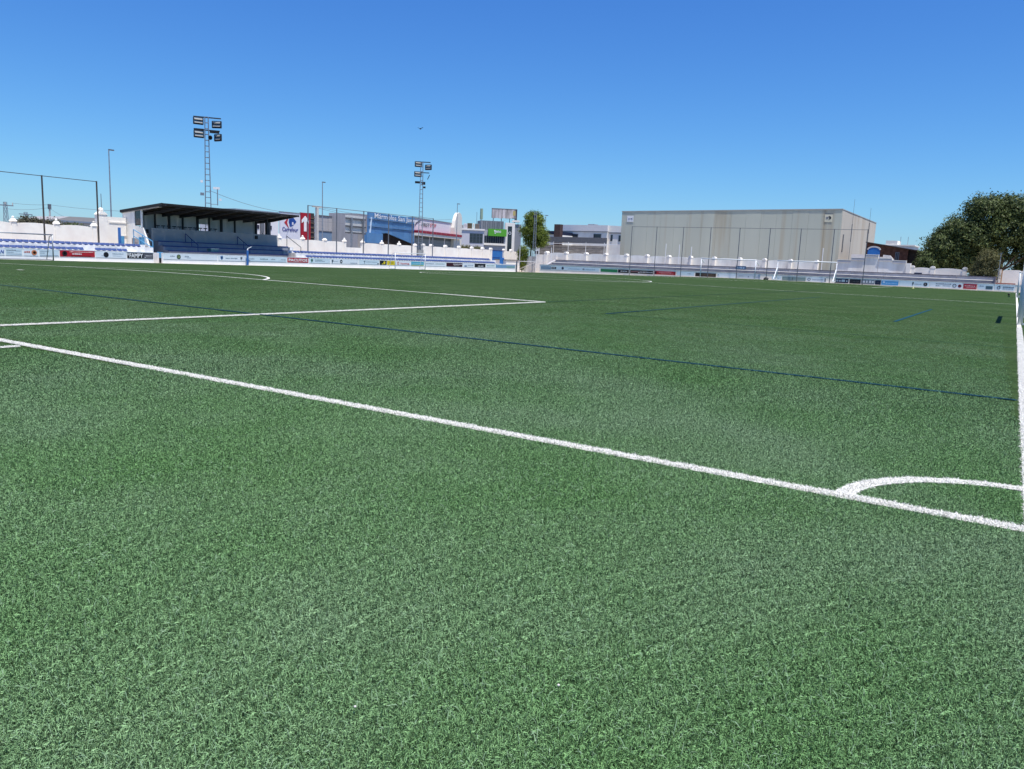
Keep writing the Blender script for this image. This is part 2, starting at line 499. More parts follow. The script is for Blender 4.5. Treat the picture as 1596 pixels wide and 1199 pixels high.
def ringpts(r0, r1, dens, half=46):
    """evenly spread points (low-discrepancy, jittered) over a sector round the camera"""
    area = (r1 * r1 - r0 * r0) * R(half)
    n = int(area * dens)
    i = np.arange(n) + rng.uniform(0, 1000)
    u1 = (i * 0.7548776662466927 + rng.uniform()) % 1.0; u2 = (i * 0.5698402909980532 + rng.uniform()) % 1.0
    rr = np.sqrt(r0 * r0 + (r1 * r1 - r0 * r0) * u1); a = AX + (u2 * 2 - 1) * R(half)
    j = .45 / math.sqrt(dens)
    x = CAMX + rr * np.cos(a) + rng.normal(0, j, n); y = CAMY + rr * np.sin(a) + rng.normal(0, j, n)
    k = (x < PX1 - .1) & (x > PX0 + .2) & (y < PY1 - .3) & (y > PY0 + .1)
    return x[k], y[k]
WBLADE = mat("white turf blade", (.78, .76, .70), .6, .15, 60)
BBLADE = mat("blue turf blade", (.014, .072, .115), .9, .15, 60)
STRAY = mat("pale stray turf blade", (.21, .31, .19), .55, .25, 30, tint=(.13, .24, .10))
fine_g = tuft_set("fine tufts", BLADE, 22, .026, .011, .027, .00165, 9)
stray_g = tuft_set("stray blades", STRAY, 4, .05, .026, .050, .0019, 8)
mid_g = tuft_set("medium tufts", BLADE, 34, .058, .011, .024, .0028, 7)
fine_w = tuft_set("fine white tufts", WBLADE, 34, .018, .011, .031, .0024, 4)
fine_b = tuft_set("fine blue tufts", BBLADE, 24, .014, .012, .028, .0028, 4)
def near_line(x, y):
    """far tufts that would hide a painted line seen at a grazing angle"""
    d = np.hypot(x - CAMX, y - CAMY); mar = .06 + .016 * np.maximum(0, d - 8)
    hit = np.zeros(len(x), bool)
    for col in 'wb':
        for P, w in LINE_PTS[col]:
            st = max(1, len(P) // 24)
            Q = [P[i] for i in range(0, len(P), st)]
            if Q[-1] != P[-1]: Q.append(P[-1])
            for a_, b_ in zip(Q[:-1], Q[1:]):
                e = b_ - a_; l2 = e.length_squared
                if l2 < 1e-9: continue
                f = np.clip(((x - a_.x) * e.x + (y - a_.y) * e.y) / l2, 0, 1)
                hit |= np.hypot(x - a_.x - f * e.x, y - a_.y - f * e.y) < w / 2 + mar * (1 if col == 'w' else .45)
    return hit & (d > 9)
def grow(name, rings, cg):
    X, Y = [], []
    for r0, r1, d in rings:
        x, y = ringpts(r0, r1, d); X.append(x); Y.append(y)
    x, y = np.concatenate(X), np.concatenate(Y)
    wm, bm_ = line_mask(x, y)
    k = ~(wm | bm_)
    x, y = x[k], y[k]
    k = ~near_line(x, y)
    x, y = x[k], y[k]
    d = np.hypot(x - CAMX, y - CAMY)
    scatter(name, np.stack([x, y, gzv(x, y)], 1), rng.uniform(.75, 1.25, len(x)) * np.interp(d, [9, 14, 30], [1, .8, .5]), cg)
grow("turf_blades", [(.7, 2.6, 5200), (2.6, 4.2, 4600), (4.2, 6.0, 3600)] + [(6 + .5 * i, 6.5 + .5 * i, 3000 - 650 * i) for i in range(5)], fine_g)
grow("turf_blades", [(5.4 + .5 * i, 5.9 + .5 * i, 90 + 95 * i) for i in range(6)] + [(8.4, 10, 600), (10, 12, 480)] + [(12 + i, 13 + i, 400 * .87 ** i) for i in range(34)], mid_g)
grow("stray_turf_blades", [(.7, 2.6, 420), (2.6, 5, 260), (5, 9, 120)], stray_g)
def line_tufts(name, col, dens, rmax, cg, zo=0):
    pts = []
    for P, w in LINE_PTS[col]:
        for a, b in zip(P[:-1], P[1:]):
            mid = (a + b) / 2
            if math.hypot(mid.x - CAMX, mid.y - CAMY) > rmax: continue
            if mid.x > PX1 or mid.y < PY0: continue
            ln = (b - a).length; d = (b - a).normalized(); nn = Vector((-d.y, d.x))
            for _ in range(int(ln * w * dens) + (random.random() < (ln * w * dens) % 1)):
                q = a + d * random.uniform(0, ln) + nn * random.uniform(-1, 1) * max(.004, w / 2 - .014)
                pts.append((q.x, q.y, gz(q.x, q.y)))
    scatter(name, pts, rng.uniform(.8, 1.25, len(pts)), cg)
line_tufts("white_line_blades", 'w', 4200, 27, fine_w)
line_tufts("blue_line_blades", 'b', 3600, 22, fine_b)
# ------------------------------------------------------------------ advertising boards
def squiggle(parent, u0, u1, v, h, col, seedv=0):
    """a line of print too small to read: uneven dashes"""
    r_ = random.Random(seedv * 31 + int(u0 * 100))
    mb = MB(); u = u0
    while u < u1 - h * .3:
        w = h * r_.uniform(.5, 1.6); w = min(w, u1 - u)
        mb.box(u, u + w, -.034, -.026, v, v + h * r_.uniform(.7, 1.1)); u += w + h * r_.uniform(.25, .6)
    if mb.f: mb.build("small_print", ink(col), parent)["kind"] = "stuff"
def advert(label, x, y, z, rotz, w, h, base, art, group):
    t = thing("advertising_board", label, "advertising board", (x, y, z), rotz, group)
    MB().box(0, w, -.024, -.002, 0, h).build("panel", base if not isinstance(base, tuple) else ink(base), t)
    k = 0
    for a in art:
        k += 1
        if a[0] == 'r':
            MB().box(a[1] * w, a[2] * w, -.032, -.02, a[3] * h, a[4] * h).build("printed_field", ink(a[5]), t)
        elif a[0] == 'o':
            MB().disc(a[1] * w, a[2] * h, a[3] * h, -.036, -.02).build("emblem", ink(a[4]), t)
        elif a[0] == 'ring':
            MB().ring(a[1] * w, a[2] * h, a[3] * h, a[4] * h, -.037, -.021).build("emblem", ink(a[5]), t)
        elif a[0] == 'sh':
            cu, cv, s_ = a[1] * w, a[2] * h, a[3] * h
            MB().prism([(cu, cv - s_), (cu + .75 * s_, cv - .2 * s_), (cu + .75 * s_, cv + s_), (cu - .75 * s_, cv + s_), (cu - .75 * s_, cv - .2 * s_)], -.036, -.02).build("emblem", ink(a[4]), t)
        elif a[0] == 't':
            lettering(a[1], t, a[2] * w, a[3] * h, a[4] * w, a[5] * h, a[6], -.034, bold=a[7] if len(a) > 7 else .0, shear=a[8] if len(a) > 8 else 0)
        elif a[0] == 's':
            squiggle(t, a[1] * w, a[2] * w, a[3] * h, a[4] * h, a[5], k)
    return t
TXT = (.12, .14, .18); SOFT = (.30, .36, .42); DBLUE = (.03, .09, .35); MRED = (.5, .09, .06)
LX = -67.3
YL = lambda: 0
left_boards = [
 # y0, y1, base, art, label
 (24.49, 26.87, BOARD_WHITE, [('t', 'N', .86, .22, .13, .55, DBLUE, .05, .3), ('s', .1, .7, .5, .15, TXT)], "white board with a big slanted blue letter N at its end"),
 (26.9, 28.18, BOARD_PALE, [('s', .06, .62, .70, .14, TXT), ('s', .64, .92, .66, .10, SOFT), ('s', .06, .5, .42, .1, SOFT), ('s', .06, .95, .18, .08, SOFT)], "pale blue board of small dark print beside the slanted N"),
 (28.23, 29.41, BOARD_WHITE, [('o', .72, .5, .42, (.55, .2, .1)), ('o', .74, .5, .22, (.75, .7, .66)), ('s', .06, .48, .45, .26, MRED)], "white board with an orange disc behind the small goal frame"),
 (29.46, 31.05, BOARD_PALE, [('s', .02, .5, .72, .1, SOFT), ('s', .02, .26, .42, .1, SOFT), ('r', .03, .96, .12, .17, SOFT)], "pale board with a thin grey rule left of the red board"),
 (31.1, 34.09, RED, [('o', .13, .5, .42, BLACK), ('o', .13, .52, .16, (.5, .3, .05)), ('s', .27, .95, .74, .14, (.8, .55, .5)), ('s', .34, .62, .38, .2, PWHITE), ('s', .3, .9, .08, .14, (.12, .01, .01))], "long red board with a black crest left of the grandstand"),
 (34.14, 36.95, BOARD_WHITE, [('o', .33, .5, .46, BLACK), ('s', .54, .9, .62, .16, SOFT), ('s', .56, .84, .3, .1, (.5, .55, .6)), ('s', .18, .26, .3, .12, SOFT)], "white board with one solid black disc left of the grandstand"),
 (37.01, 39.56, BLACK, [('t', 'FAMPY', .08, .12, .52, .76, PWHITE, .06), ('r', .62, .99, .06, .94, (.10, .10, .12)), ('s', .7, .95, .5, .08, PWHITE), ('s', .7, .95, .3, .06, (.5, .5, .5)), ('o', .68, .2, .08, PWHITE), ('r', .01, .045, .5, .9, PWHITE)], "black board reading FAMPY in tall white letters"),
 (40.57, 46.51, BOARD_WHITE, [('o', .27, .5, .42, (.02, .05, .03)), ('ring', .27, .5, .24, .1, (.35, .45, .2)), ('s', .12, .2, .5, .2, SOFT), ('s', .38, .46, .5, .2, SOFT), ('s', .42, .5, .3, .1, SOFT)], "white board with a dark green disc at the grandstand entrance"),
 (46.58, 50.01, BOARD_WHITE, [('sh', .12, .52, .38, (.08, .2, .42)), ('o', .12, .56, .18, (.7, .78, .82)), ('t', 'SAN JAVIER', .26, .38, .42, .24, SOFT, .02), ('sh', .82, .5, .34, (.3, .36, .42)), ('o', .82, .6, .16, (.75, .8, .82))], "white board with two small shields behind the padded blue post"),
 (50.21, 55.38, BOARD_PALE, [('s', .03, .16, .45, .2, SOFT), ('s', .3, .5, .42, .24, (.2, .3, .34)), ('s', .58, .7, .44, .2, SOFT), ('s', .84, .98, .42, .2, SOFT), ('r', .02, .98, .1, .13, SOFT)], "pale board of scattered grey print left of the red white lettered board"),
 (55.47, 58.53, RED, [('t', 'PACUTOS', .05, .2, .9, .62, PWHITE, .07)], "red board reading PACUTOS in bold white"),
 (58.62, 61.88, BOARD_PALE, [('sh', .12, .5, .38, (.1, .3, .22)), ('o', .13, .55, .2, (.7, .78, .8)), ('s', .28, .62, .62, .16, (.18, .3, .25)), ('s', .28, .75, .36, .14, SOFT)], "pale board with a small green shield right of the red lettered board"),
 (61.98, 66.55, BOARD_WHITE, [('t', 'F', .03, .1, .05, .75, BLACK, .06), ('s', .1, .24, .42, .12, SOFT), ('ring', .36, .5, .4, .2, BLACK), ('s', .7, .95, .1, .2, SOFT)], "white board with a black letter F and black ring below the billboard back"),
 (66.66, 70.21, BOARD_PALE, [('t', 'T', .22, .15, .08, .65, TXT, .05), ('s', .34, .9, .55, .12, SOFT), ('r', .92, .98, .05, .35, BLACK)], "pale board with a dark letter T beside the black and yellow board"),
 (70.33, 71.64, BLACK, [('o', .66, .5, .36, YELLOW), ('r', .3, .5, .08, .3, YELLOW)], "small black board with a yellow blot"),
 (71.7, 73.23, YELLOW, [('s', .2, .8, .62, .2, (.4, .33, .02)), ('s', .2, .8, .3, .2, (.4, .33, .02))], "small plain yellow board beside the black one"),
 (73.36, 76.29, BOARD_WHITE, [('ring', .15, .5, .38, .14, MRED), ('t', 'loma', .32, .2, .6, .5, (.6, .12, .1), .03)], "pinkish white board with red ring and letters behind the far small goal"),
 (76.42, 79.09, CYAN, [('r', .02, .98, .02, .2, (.5, .55, .2)), ('s', .15, .9, .5, .14, (.5, .7, .75))], "turquoise board behind the far small goal"),
 (79.23, 83.91, BOARD_WHITE, [('s', .06, .42, .5, .28, SOFT), ('s', .5, .94, .52, .22, (.35, .45, .42))], "white board with faint grey print right of the turquoise one"),
 (84.06, 87.86, (.05, .012, .02), [('s', .42, .96, .58, .2, PWHITE), ('s', .45, .8, .28, .12, (.6, .6, .6))], "black and maroon board with white print under the long white wall"),
 (88.01, 90.73, BOARD_WHITE, [('r', .12, .34, .1, .42, (.05, .12, .3)), ('s', .42, .95, .4, .2, SOFT)], "narrow white board with a small navy square"),
 (90.89, 93.72, BLACK, [('s', .3, .8, .22, .22, PWHITE)], "narrow black board with a little white print below the blue gate"),
 (93.89, 96.32, BOARD_WHITE, [('s', .06, .94, .42, .26, (.25, .42, .32))], "white board with green print right of the narrow black one"),
 (96.5, 102.01, (.16, .32, .52), [('r', .55, .99, .06, .6, (.2, .36, .36)), ('r', .02, .98, .86, .99, PWHITE)], "blue grey board at the end of the row by the corner gap"),
]
for y0, y1, base, art, label in left_boards:
    advert(label, LX + .062, y0 + .02, .085 - .0012 * (y0 - 30), 90, y1 - y0 - .04, .50, base, art, "advertising boards along the stand side")
for a, b, lb in ((10, 39.6, "low white wall carrying the boards left of the entrance gap"), (40.54, 102.39, "low white wall carrying the boards from grandstand to corner gap")):
    t = thing("low_wall", lb, "low wall", (LX, a, 0))
    MB().prismx([(0, -.9), (b - a, -.9), (b - a, .62 - .0012 * (b - 30)), (0, .62 - .0012 * (a - 30))], -.16, .06).build("wall_body", LOW_WHITE, t)
    MB().prismx([(0, .621 - .0012 * (a - 30)), (b - a, .621 - .0012 * (b - 30)), (b - a, .66 - .0012 * (b - 30)), (0, .66 - .0012 * (a - 30))], -.18, .08).build("coping", WHITE_PAINT, t)

# ------------------------------------------------------------------ open terraces with blue seats
def terrace(label, y0, y1):
    t = thing("terrace", label, "terrace", (LX, y0, 0))
    n = y1 - y0
    MB().box(-2.05, -.95, 0, n, -.8, .62).build("step", STEP_WHITE, t)
    MB().box(-3.3, -2.05, 0, n, -.8, 1.08).build("step", STEP_WHITE, t)
    MB().box(-4.6, -3.3, 0, n, -.8, 1.30).build("walkway", STEP_WHITE, t)
terrace("white stepped terrace with two blue seat rows left of the grandstand", 14, 41.0)
terrace("long white stepped terrace with two blue seat rows right of the grandstand", 58.6, 99.6)
def seat_mesh():
    mb = MB()
    # bucket: curved pan with rounded front corners, rising into a low back
    prof = [(.20, .05), (.185, .085), (.10, .07), (-.04, .055), (-.12, .09), (-.165, .17), (-.185, .26)]
    half = [.05, .11, .165, .20, .236, .24, .238]
    cols = 5
    for k, ((x, z), h) in enumerate(zip(prof, half)):
        for c in range(cols):
            s_ = -1 + 2 * c / (cols - 1)
            lift = .035 * s_ * s_
            mb.v.append((x, s_ * h, z + lift * (1 if k < 5 else .2)))
    n = len(prof) * cols
    for (x, y, z) in list(mb.v): mb.v.append((x - (.012 if z > .1 else 0), y, z - (.0 if z > .15 else .035)))
    for k in range(len(prof) - 1):
        for c in range(cols - 1):
            a = k * cols + c
            mb.f.append((a, a + 1, a + cols + 1, a + cols)); mb.f.append((n + a, n + a + cols, n + a + cols + 1, n + a + 1))
    rim = [c for c in range(cols)] + [k * cols + cols - 1 for k in range(1, len(prof))] + [(len(prof) - 1) * cols + c for c in range(cols - 2, -1, -1)] + [k * cols for k in range(len(prof) - 2, 0, -1)]
    for a, b in zip(rim, rim[1:] + rim[:1]): mb.f.append((a, b, n + b, n + a))
    mb.box(-.10, .10, -.06, .06, 0.0, .05)
    return mb.mesh("seat", SEAT_BLUE, True)
SEAT = seat_mesh()
def seats(x, z, y0, y1, label, group, skip=()):
    y = y0; k = 0
    while y < y1:
        if k not in skip:
            o = put("stadium_seat", SEAT, None, (x + random.uniform(-.015, .015), y, z))
            o.rotation_euler = (0, random.uniform(-.03, .03), random.uniform(-.04, .04))
            tag(o, label, "seat", group)
        y += .5; k += 1
seats(-68.72, .62, 22.3, 38.3, "blue plastic bucket seat in the lower row left of the grandstand", "lower row of seats left of the grandstand", skip=(24, 25))
seats(-69.78, 1.08, 22.3, 39.9, "blue plastic bucket seat in the upper row left of the grandstand", "upper row of seats left of the grandstand")
seats(-68.72, .62, 59.9, 98.6, "blue plastic bucket seat in the lower row right of the grandstand", "lower row of seats right of the grandstand")
seats(-69.78, 1.08, 59.0, 99.0, "blue plastic bucket seat in the upper row right of the grandstand", "upper row of seats right of the grandstand")

# ------------------------------------------------------------------ grandstand
GY0, GY1 = 41.9, 58.7
PX, BX, FX = -72.9, -75.5, -69.0
st = thing("grandstand", "covered grandstand with dark cantilever roof and blue edged steps", "grandstand", (-72, 50, -.5))
O = Vector((-72, 50, -.5))
class GB(MB):
    def build(s, name, m, parent=None, smooth=False, **k):
        s.v = [(x - O.x, y - O.y, z - O.z) for x, y, z in s.v]
        return MB.build(s, name, m, parent or st, smooth)
pY1 = 59.15
GB().box(PX - .15, PX, 43.2, pY1, -.5, 3.0).build("parapet", PARAPET)
GB().box(BX, PX - .15, 43.2, pY1, -.5, 1.95).build("upper_floor", CONCRETE)
for k, (x0, x1, zt) in enumerate(((PX, PX + .8, 1.76), (PX + .8, PX + 1.6, 1.31), (PX + 1.6, PX + 2.4, .86))):
    s_ = GB().box(x0 + .002, x1, 43.4, 60.0, -.5, zt).build("step", SHADE_STEP)
    GB().box(x1 - .14, x1 + .03, 43.4, 60.0, zt - .075, zt + .015).build("bench_edge", BENCH_BLUE)
# rear wall with mullions and one open bay
mull = [43.9, 45.32, 46.91, 48.53, 50.34, 51.79, 53.38, 55.19, 58.16]
for k, (a, b) in enumerate(zip(mull[:-1], mull[1:])):
    if k == 4:
        GB().box(BX - .08, BX, a, b, -.5, 3.05).box(BX - .08, BX, a, b, 3.75, 4.525).build("rear_panel", PANEL_GREY)
    else:
        GB().box(BX - .08, BX, a, b, -.5, 4.525).build("rear_panel", PANEL_GREY)
for k, y in enumerate(mull):
    w = .11 if k % 2 == 0 else .06
    GB().box(BX - .02, BX + .18, y - w, y + w, 1.95, 4.5).build("column", STEEL_DARK)
GB().box(PX - .55, PX - .35, 58.01 - .1, 58.01 + .1, 1.95, 4.75).build("column", STEEL_DARK)
GB().box(-74.4, -74.0, 58.6, 59.1, 1.95, 4.6).build("column", STEEL_DARK)
# side wall on the left with a doorway window
GB().prism([(BX - .1, -.5), (-71.5, -.5), (-71.5, 1.2), (-72.3, 2.95), (-73.05, 3.0), (-73.05, 3.1), (-73.6, 3.1), (-73.6, 4.62), (BX - .1, 4.45)], GY0 + .02, GY0 + .2).build("side_wall", WHITE_DIRTY)
GB().box(-73.6, -72.62, GY0 + .08, GY0 + .13, 3.15, 4.7).build("side_window", GLASS_DARK)
GB().box(-72.62, -72.5, GY0 + .03, GY0 + .19, 3.0, 4.78).box(-73.6, -72.62, GY0 + .03, GY0 + .19, 4.62, 4.72).build("window_frame", WHITE_PAINT)
# roof: sheets on rafters and purlins, rising to the front
def rz(x): return 4.50 + (x - (BX - .3)) / (FX - (BX - .3)) * .66
rp = [(BX - .3, rz(BX - .3)), (FX, rz(FX)), (FX, rz(FX) + .07), (BX - .3, rz(BX - .3) + .07)]
n_sheet = 14
for k in range(n_sheet):
    a = GY0 - .05 + (GY1 + .1 - GY0) * k / n_sheet; b = GY0 - .05 + (GY1 + .1 - GY0) * (k + 1) / n_sheet
    GB().prism(rp, a + .01, b - .01).build("roof_sheet", ROOF_DARK)
for k in range(9):
    y = GY0 + .25 + (GY1 - GY0 - .5) * k / 8
    GB().prism([(BX, rz(BX) - .30), (PX, rz(PX) - .32), (FX + .1, rz(FX) - .10), (FX + .1, rz(FX) - .002), (BX, rz(BX) - .002)], y - .06, y + .06).build("rafter", STEEL_DARK)
for k in range(6):
    x = BX + .5 + (FX - BX - .8) * k / 5
    GB().box(x - .04, x + .04, GY0 + .0, GY1 + .0, rz(x) - .10, rz(x) - .004).build("purlin", ROOF_DARK)
GB().box(FX - .02, FX + .06, GY0 - .08, GY1 + .08, rz(FX) - .1, rz(FX) + .10).build("fascia", ROOF_DARK)
GB().prism([(BX - .3, rz(BX - .3) - .14), (FX, rz(FX) - .14), (FX, rz(FX) + .12), (BX - .3, rz(BX - .3) + .12)], GY0 - .12, GY0 - .06).build("fascia", ROOF_DARK)
GB().prism([(BX - .2, rz(BX - .3) - .2), (FX - .6, rz(FX - .6) - .2), (FX - .6, rz(FX - .6) - .13), (BX - .2, rz(BX - .3) - .13)], GY0 + .3, GY0 - .05).build("soffit_board", ink((.30, .29, .28)))
# seats seen above the parapet, equipment boxes on it
gs = GB()
for k in range(12):
    y = 44.2 + k * .62
    gs.box(-73.7, -73.64, y, y + .45, 3.22, 3.32); gs.box(-73.7, -73.66, y + .2, y + .25, 1.95, 3.24)
gs.build("upper_seat_backs", STEEL_DARK)
for y in (42.68, 56.04):
    GB().box(PX, PX + .12, y - .16, y + .16, 2.45, 2.82).build("loudspeaker", PLASTIC_DARK)
def handrail(pts, m, label, r=.03):
    t = thing("handrail", label, "handrail", pts[0][0])
    mb = MB(); o0 = Vector(pts[0][0])
    for a, b in pts: mb.tube(Vector(a) - o0, Vector(b) - o0, r, n=6)
    mb.build("rail", m, t)
for px, lab in ((46.87, "dark blue sloping handrail on the left steps under the roof"), (53.34, "dark blue sloping handrail on the right steps under the roof")):
    x0 = PX + .2
    handrail([((x0, px, 1.76), (x0, px, 2.62)), ((x0, px, 2.6), (x0 + 2.0, px, 1.5)), ((x0 + 1.0, px, 1.3), (x0 + 1.0, px, 2.06)), ((x0 + 2.0, px, .86), (x0 + 2.0, px, 1.52))], BENCH_BLUE, lab, .035)
y = 41.0
handrail([((-72.4, y, 1.2), (-72.4, y, 2.75)), ((-72.4, y, 2.72), (-69.4, y, 1.65)), ((-69.4, y, .5), (-69.4, y, 1.66)), ((-72.4, y, 2.1), (-69.4, y, 1.05)), ((-71, y, .6), (-71, y, 2.2))], RAIL_BLUE, "light blue stair handrail at the left end of the grandstand", .04)
handrail([((-72.2, 59.9, 1.7), (-72.2, 59.9, 3.0)), ((-72.2, 59.9, 2.95), (-69.9, 59.9, 1.75)), ((-69.9, 59.9, .4), (-69.9, 59.9, 1.8))], STEEL_DARK, "dark stair handrail at the right end of the grandstand", .035)
stairs = thing("stair_block", "small white concrete stair at the right end of the grandstand", "stairs", (-70.5, 59.3, 0))
for k in range(4):
    MB().box(-1.8 + k * .45, -1.35 + k * .45, .75, 1.25 - k * .0, -.5, 1.7 - k * .35).build("tread", STEP_WHITE, stairs)
stairs = thing("stair_block", "grey concrete stair block at the left end of the grandstand", "stairs", (-70.5, 41.1, 0))
for k in range(5):
    MB().box(-2.6 + k * .45, -2.15 + k * .45, .15, .75, -.5, 1.9 - k * .35).build("tread", STEP_DARK, stairs)
t = thing("gate", "light blue metal gate at the foot of the grandstand's left wall", "gate", (-71.4, 40.9, .9))
MB().box(-.03, .03, 0, .06, 0, 1.15).box(-.03, .03, .5, .56, 0, 1.15).box(-.02, .02, .06, .5, .05, .12).box(-.02, .02, .06, .5, 1.05, 1.12).build("gate_frame", RAIL_BLUE, t)
MB().box(-.012, .012, .06, .5, .12, 1.05).build("gate_sheet", RAIL_BLUE, t)
t = thing("door", "narrow blue door standing open in the white wall", "door", (-73.5, 40.24, .9))
MB().box(-.05, .05, -.12, .12, 0, 1.95).build("door_leaf", PAD_BLUE, t); MB().box(-.06, .06, .13, .45, 0, 1.15).build("lower_leaf", RAIL_BLUE, t)
t = thing("equipment_crate", "small pale teal cooler box on the lowest grandstand step", "cooler box", (-70.95, 48.88, .86))
MB().box(-.25, .25, -.45, .45, 0, .3).build("box_body", mat("teal plastic", (.12, .27, .28), .5), t); MB().box(-.27, .27, -.47, .47, .3, .36).build("lid", ink((.35, .5, .5)), t)
for px, lab in ((256, "white chair left of the first grandstand board"), ):
    t = thing("chair", "white plastic chair in the entrance gap of the boards", "chair", (-68.6, 40.75, -0.3))
    for a in (-.2, .2):
        for b in (-.2, .2): MB().box(a - .02, a + .02, b - .02, b + .02, 0, .43).build("leg", WHITE_PAINT, t)
    MB().box(-.24, .24, -.24, .24, .43, .47).build("seat", WHITE_PAINT, t); MB().box(-.26, -.21, -.24, .24, .47, .9).build("backrest", WHITE_PAINT, t)
t = thing("water_barrel", "blue and black drum standing in the entrance gap of the boards", "drum", (-68.4, 41.05, -.3))
MB().tube((0, 0, 0), (0, 0, .45), .27, .28, 12).build("drum_base", PLASTIC_DARK, t); MB().tube((0, 0, .45), (0, 0, 1.0), .28, .27, 12).build("drum_body", RAIL_BLUE, t)

# ------------------------------------------------------------------ perimeter walls
def wall_run(t, m, us, zt, zb, y0, y1, pil_w=.34, cap='dome', bulge=.16, pil=WHITE, pil_d=.12, pil_z=.18, skip=(), sag=1):
    """bays between piers; each bay's top edge dips or bulges"""
    for k, (a, b) in enumerate(zip(us[:-1], us[1:])):
        if k in skip: continue
        pts = [(a, zb), (b, zb)]
        for i in range(9):
            f = i / 8
            pts.append((b + (a - b) * f, zt + bulge * math.sin(math.pi * f) * sag))
        MB().prism(pts, y0, y1).build("wall_panel", m, t)
    for k, u in enumerate(us):
        p_ = MB()
        p_.box(u - pil_w / 2, u + pil_w / 2, y0 - pil_d, y1 + .05, zb, zt + pil_z)
        po = p_.build("pier", pil, t)
        if cap == 'dome':
            MB().prism([(u - pil_w * .62, zt + pil_z), (u + pil_w * .62, zt + pil_z)] + [(u + pil_w * .62 * math.cos(R(a)), zt + pil_z + .28 * math.sin(R(a))) for a in range(20, 180, 20)], y0 - pil_d - .03, y1 + .06).build("pier_cap", pil, po)
        elif cap == 'ball':
            c = MB(); h = zt + pil_z
            w2 = pil_w * .62; yc = (y0 + y1) / 2
            i = len(c.v); c.v += [(u - w2, yc - .24, h), (u + w2, yc - .24, h), (u + w2, yc + .24, h), (u - w2, yc + .24, h), (u - .12, yc - .1, h + .25), (u + .12, yc - .1, h + .25), (u + .12, yc + .1, h + .25), (u - .12, yc + .1, h + .25)]
            c.f += [tuple(i + q for q in z) for z in ((0, 3, 2, 1), (4, 5, 6, 7), (0, 1, 5, 4), (1, 2, 6, 5), (2, 3, 7, 6), (3, 0, 4, 7))]
            c.build("pier_cap", pil, po)
            if k % 4 != 3: MB().dome((u, yc, h + .34), .115, 8, 6, 1, True).build("ball_finial", WHITE_DIRTY if k % 3 else CONCRETE, po, True)
WX = -75.0
t = thing("perimeter_wall", "white wall with pyramid capped piers left of the grandstand", "wall", (WX, 0, 0), 90)
us = [14.0, 18.6, 23.2, 27.8, 31.44, 35.17, 38.68]
wall_run(t, WHITE, us, 2.72, -1.0, 0, .25, .42, 'ball', .14, pil_d=.05)
t = thing("tall_wall", "taller white wall with one ball topped pier beside the grandstand", "wall", (WX, 0, 0), 90)
a, b = 39.12, 41.87
MB().box(a, b, -.05, .3, -1, 3.85).build("wall_panel", WHITE, t)
MB().box(b - 1.75, b, -.11, -.05, 3.3, 3.42).build("moulding", WHITE, t)
MB().box(b - .9, b, -.12, -.05, 2.05, 2.12).build("ledge", CONCRETE, t)
po = MB().box(a - .15, a + .75, -.2, .4, -1, 4.0).build("pier", WHITE, t)
MB().prism([(a - .2, 4.0), (a + .8, 4.0), (a + .5, 4.28), (a + .1, 4.28)], -.25, .45).build("pier_cap", WHITE, po)
MB().dome((a + .3, .1, 4.45), .24, 10, 6, .9, True).build("ball_finial", WHITE, po, True)
t = thing("perimeter_wall", "long white wall with ball topped piers right of the grandstand", "wall", (WX, 0, 0), 90)
us = [58.9] + [61.32, 65.03, 68.75, 72.27]
wall_run(t, WHITE, us, 2.62, -1.0, 0, .25, .42, 'ball', .12, pil_d=.05)
us = [75.72, 79.57, 83.25, 86.8]
wall_run(t, WHITE, us, 2.62, -1.0, 0, .25, .42, 'ball', .12, pil_d=.05)
us = [88.65, 90.6, 94.11, 97.67, 101.18, 104.24, 106.67]
wall_run(t, WHITE, us, 2.66, -1.0, 0, .25, .42, 'dome', .12)
us = [110.76, 113.02, 116.21]
wall_run(t, WHITE, us, 2.62, -1.0, 0, .25, .42, 'dome', .10)
MB().box(72.55, 75.59, .0, .22, -1, 2.05).build("low_wall_panel", WHITE_DIRTY, t)
t = thing("gate", "blue sheet metal gate in the long white wall", "gate", (WX, 106.79, 0), 90)
w = 3.65
MB().box(.1, w - .1, .05, .12, -1, 2.75).build("gate_leaf", GATE_BLUE, t)
for z in (.6, 1.5, 2.7): MB().box(.1, w - .1, .02, .05, z, z + .08).build("gate_rail", BENCH_BLUE, t)
t = thing("mast_plinth", "grey concrete pillar in the wall gap at the foot of the far floodlight mast", "pillar", (WX, 87.2, -1))
MB().box(-.3, .3, 0, 1.12, 0, 3.2).build("pillar", mat("grey pillar concrete", (.3, .31, .31), .9, .2, 2), t)
MB().box(-.4, .4, -.1, .2, 0, 1.1).build("pillar_foot", CONCRETE, t)
t = thing("dugout", "white boxy dugout at the right end of the seat rows", "dugout", (-70.4, 102.77, -.55))
w = 3.88
MB().box(-1.2, 1.0, 0, w, 0, 1.72).build("dugout_body", WHITE, t); MB().box(-1.3, 1.1, -.1, w + .1, 1.72, 1.85).build("roof_slab", POST_GREY, t)
t = thing("gate", "small blue gate between the seats and the white dugout", "gate", (-70.0, 101.83, .2))
MB().box(-.04, .04, 0, 1.2, 0, 1.35).build("gate_leaf", GATE_BLUE, t)
t = thing("padded_post", "slim grey post at the end of the board row by the corner gap", "post", (LX + .2, 102.3, -.6))
MB().box(-.08, .08, -.08, .08, 0, 1.75).build("post_body", POST_GREY, t)
t = thing("padded_post", "blue padded post with bent white tip before the grandstand", "post", (-66.9, 49.91, -.32))
MB().tube((0, 0, 0), (0, 0, 1.5), .115, .115, 10).build("padding", PAD_BLUE, t)
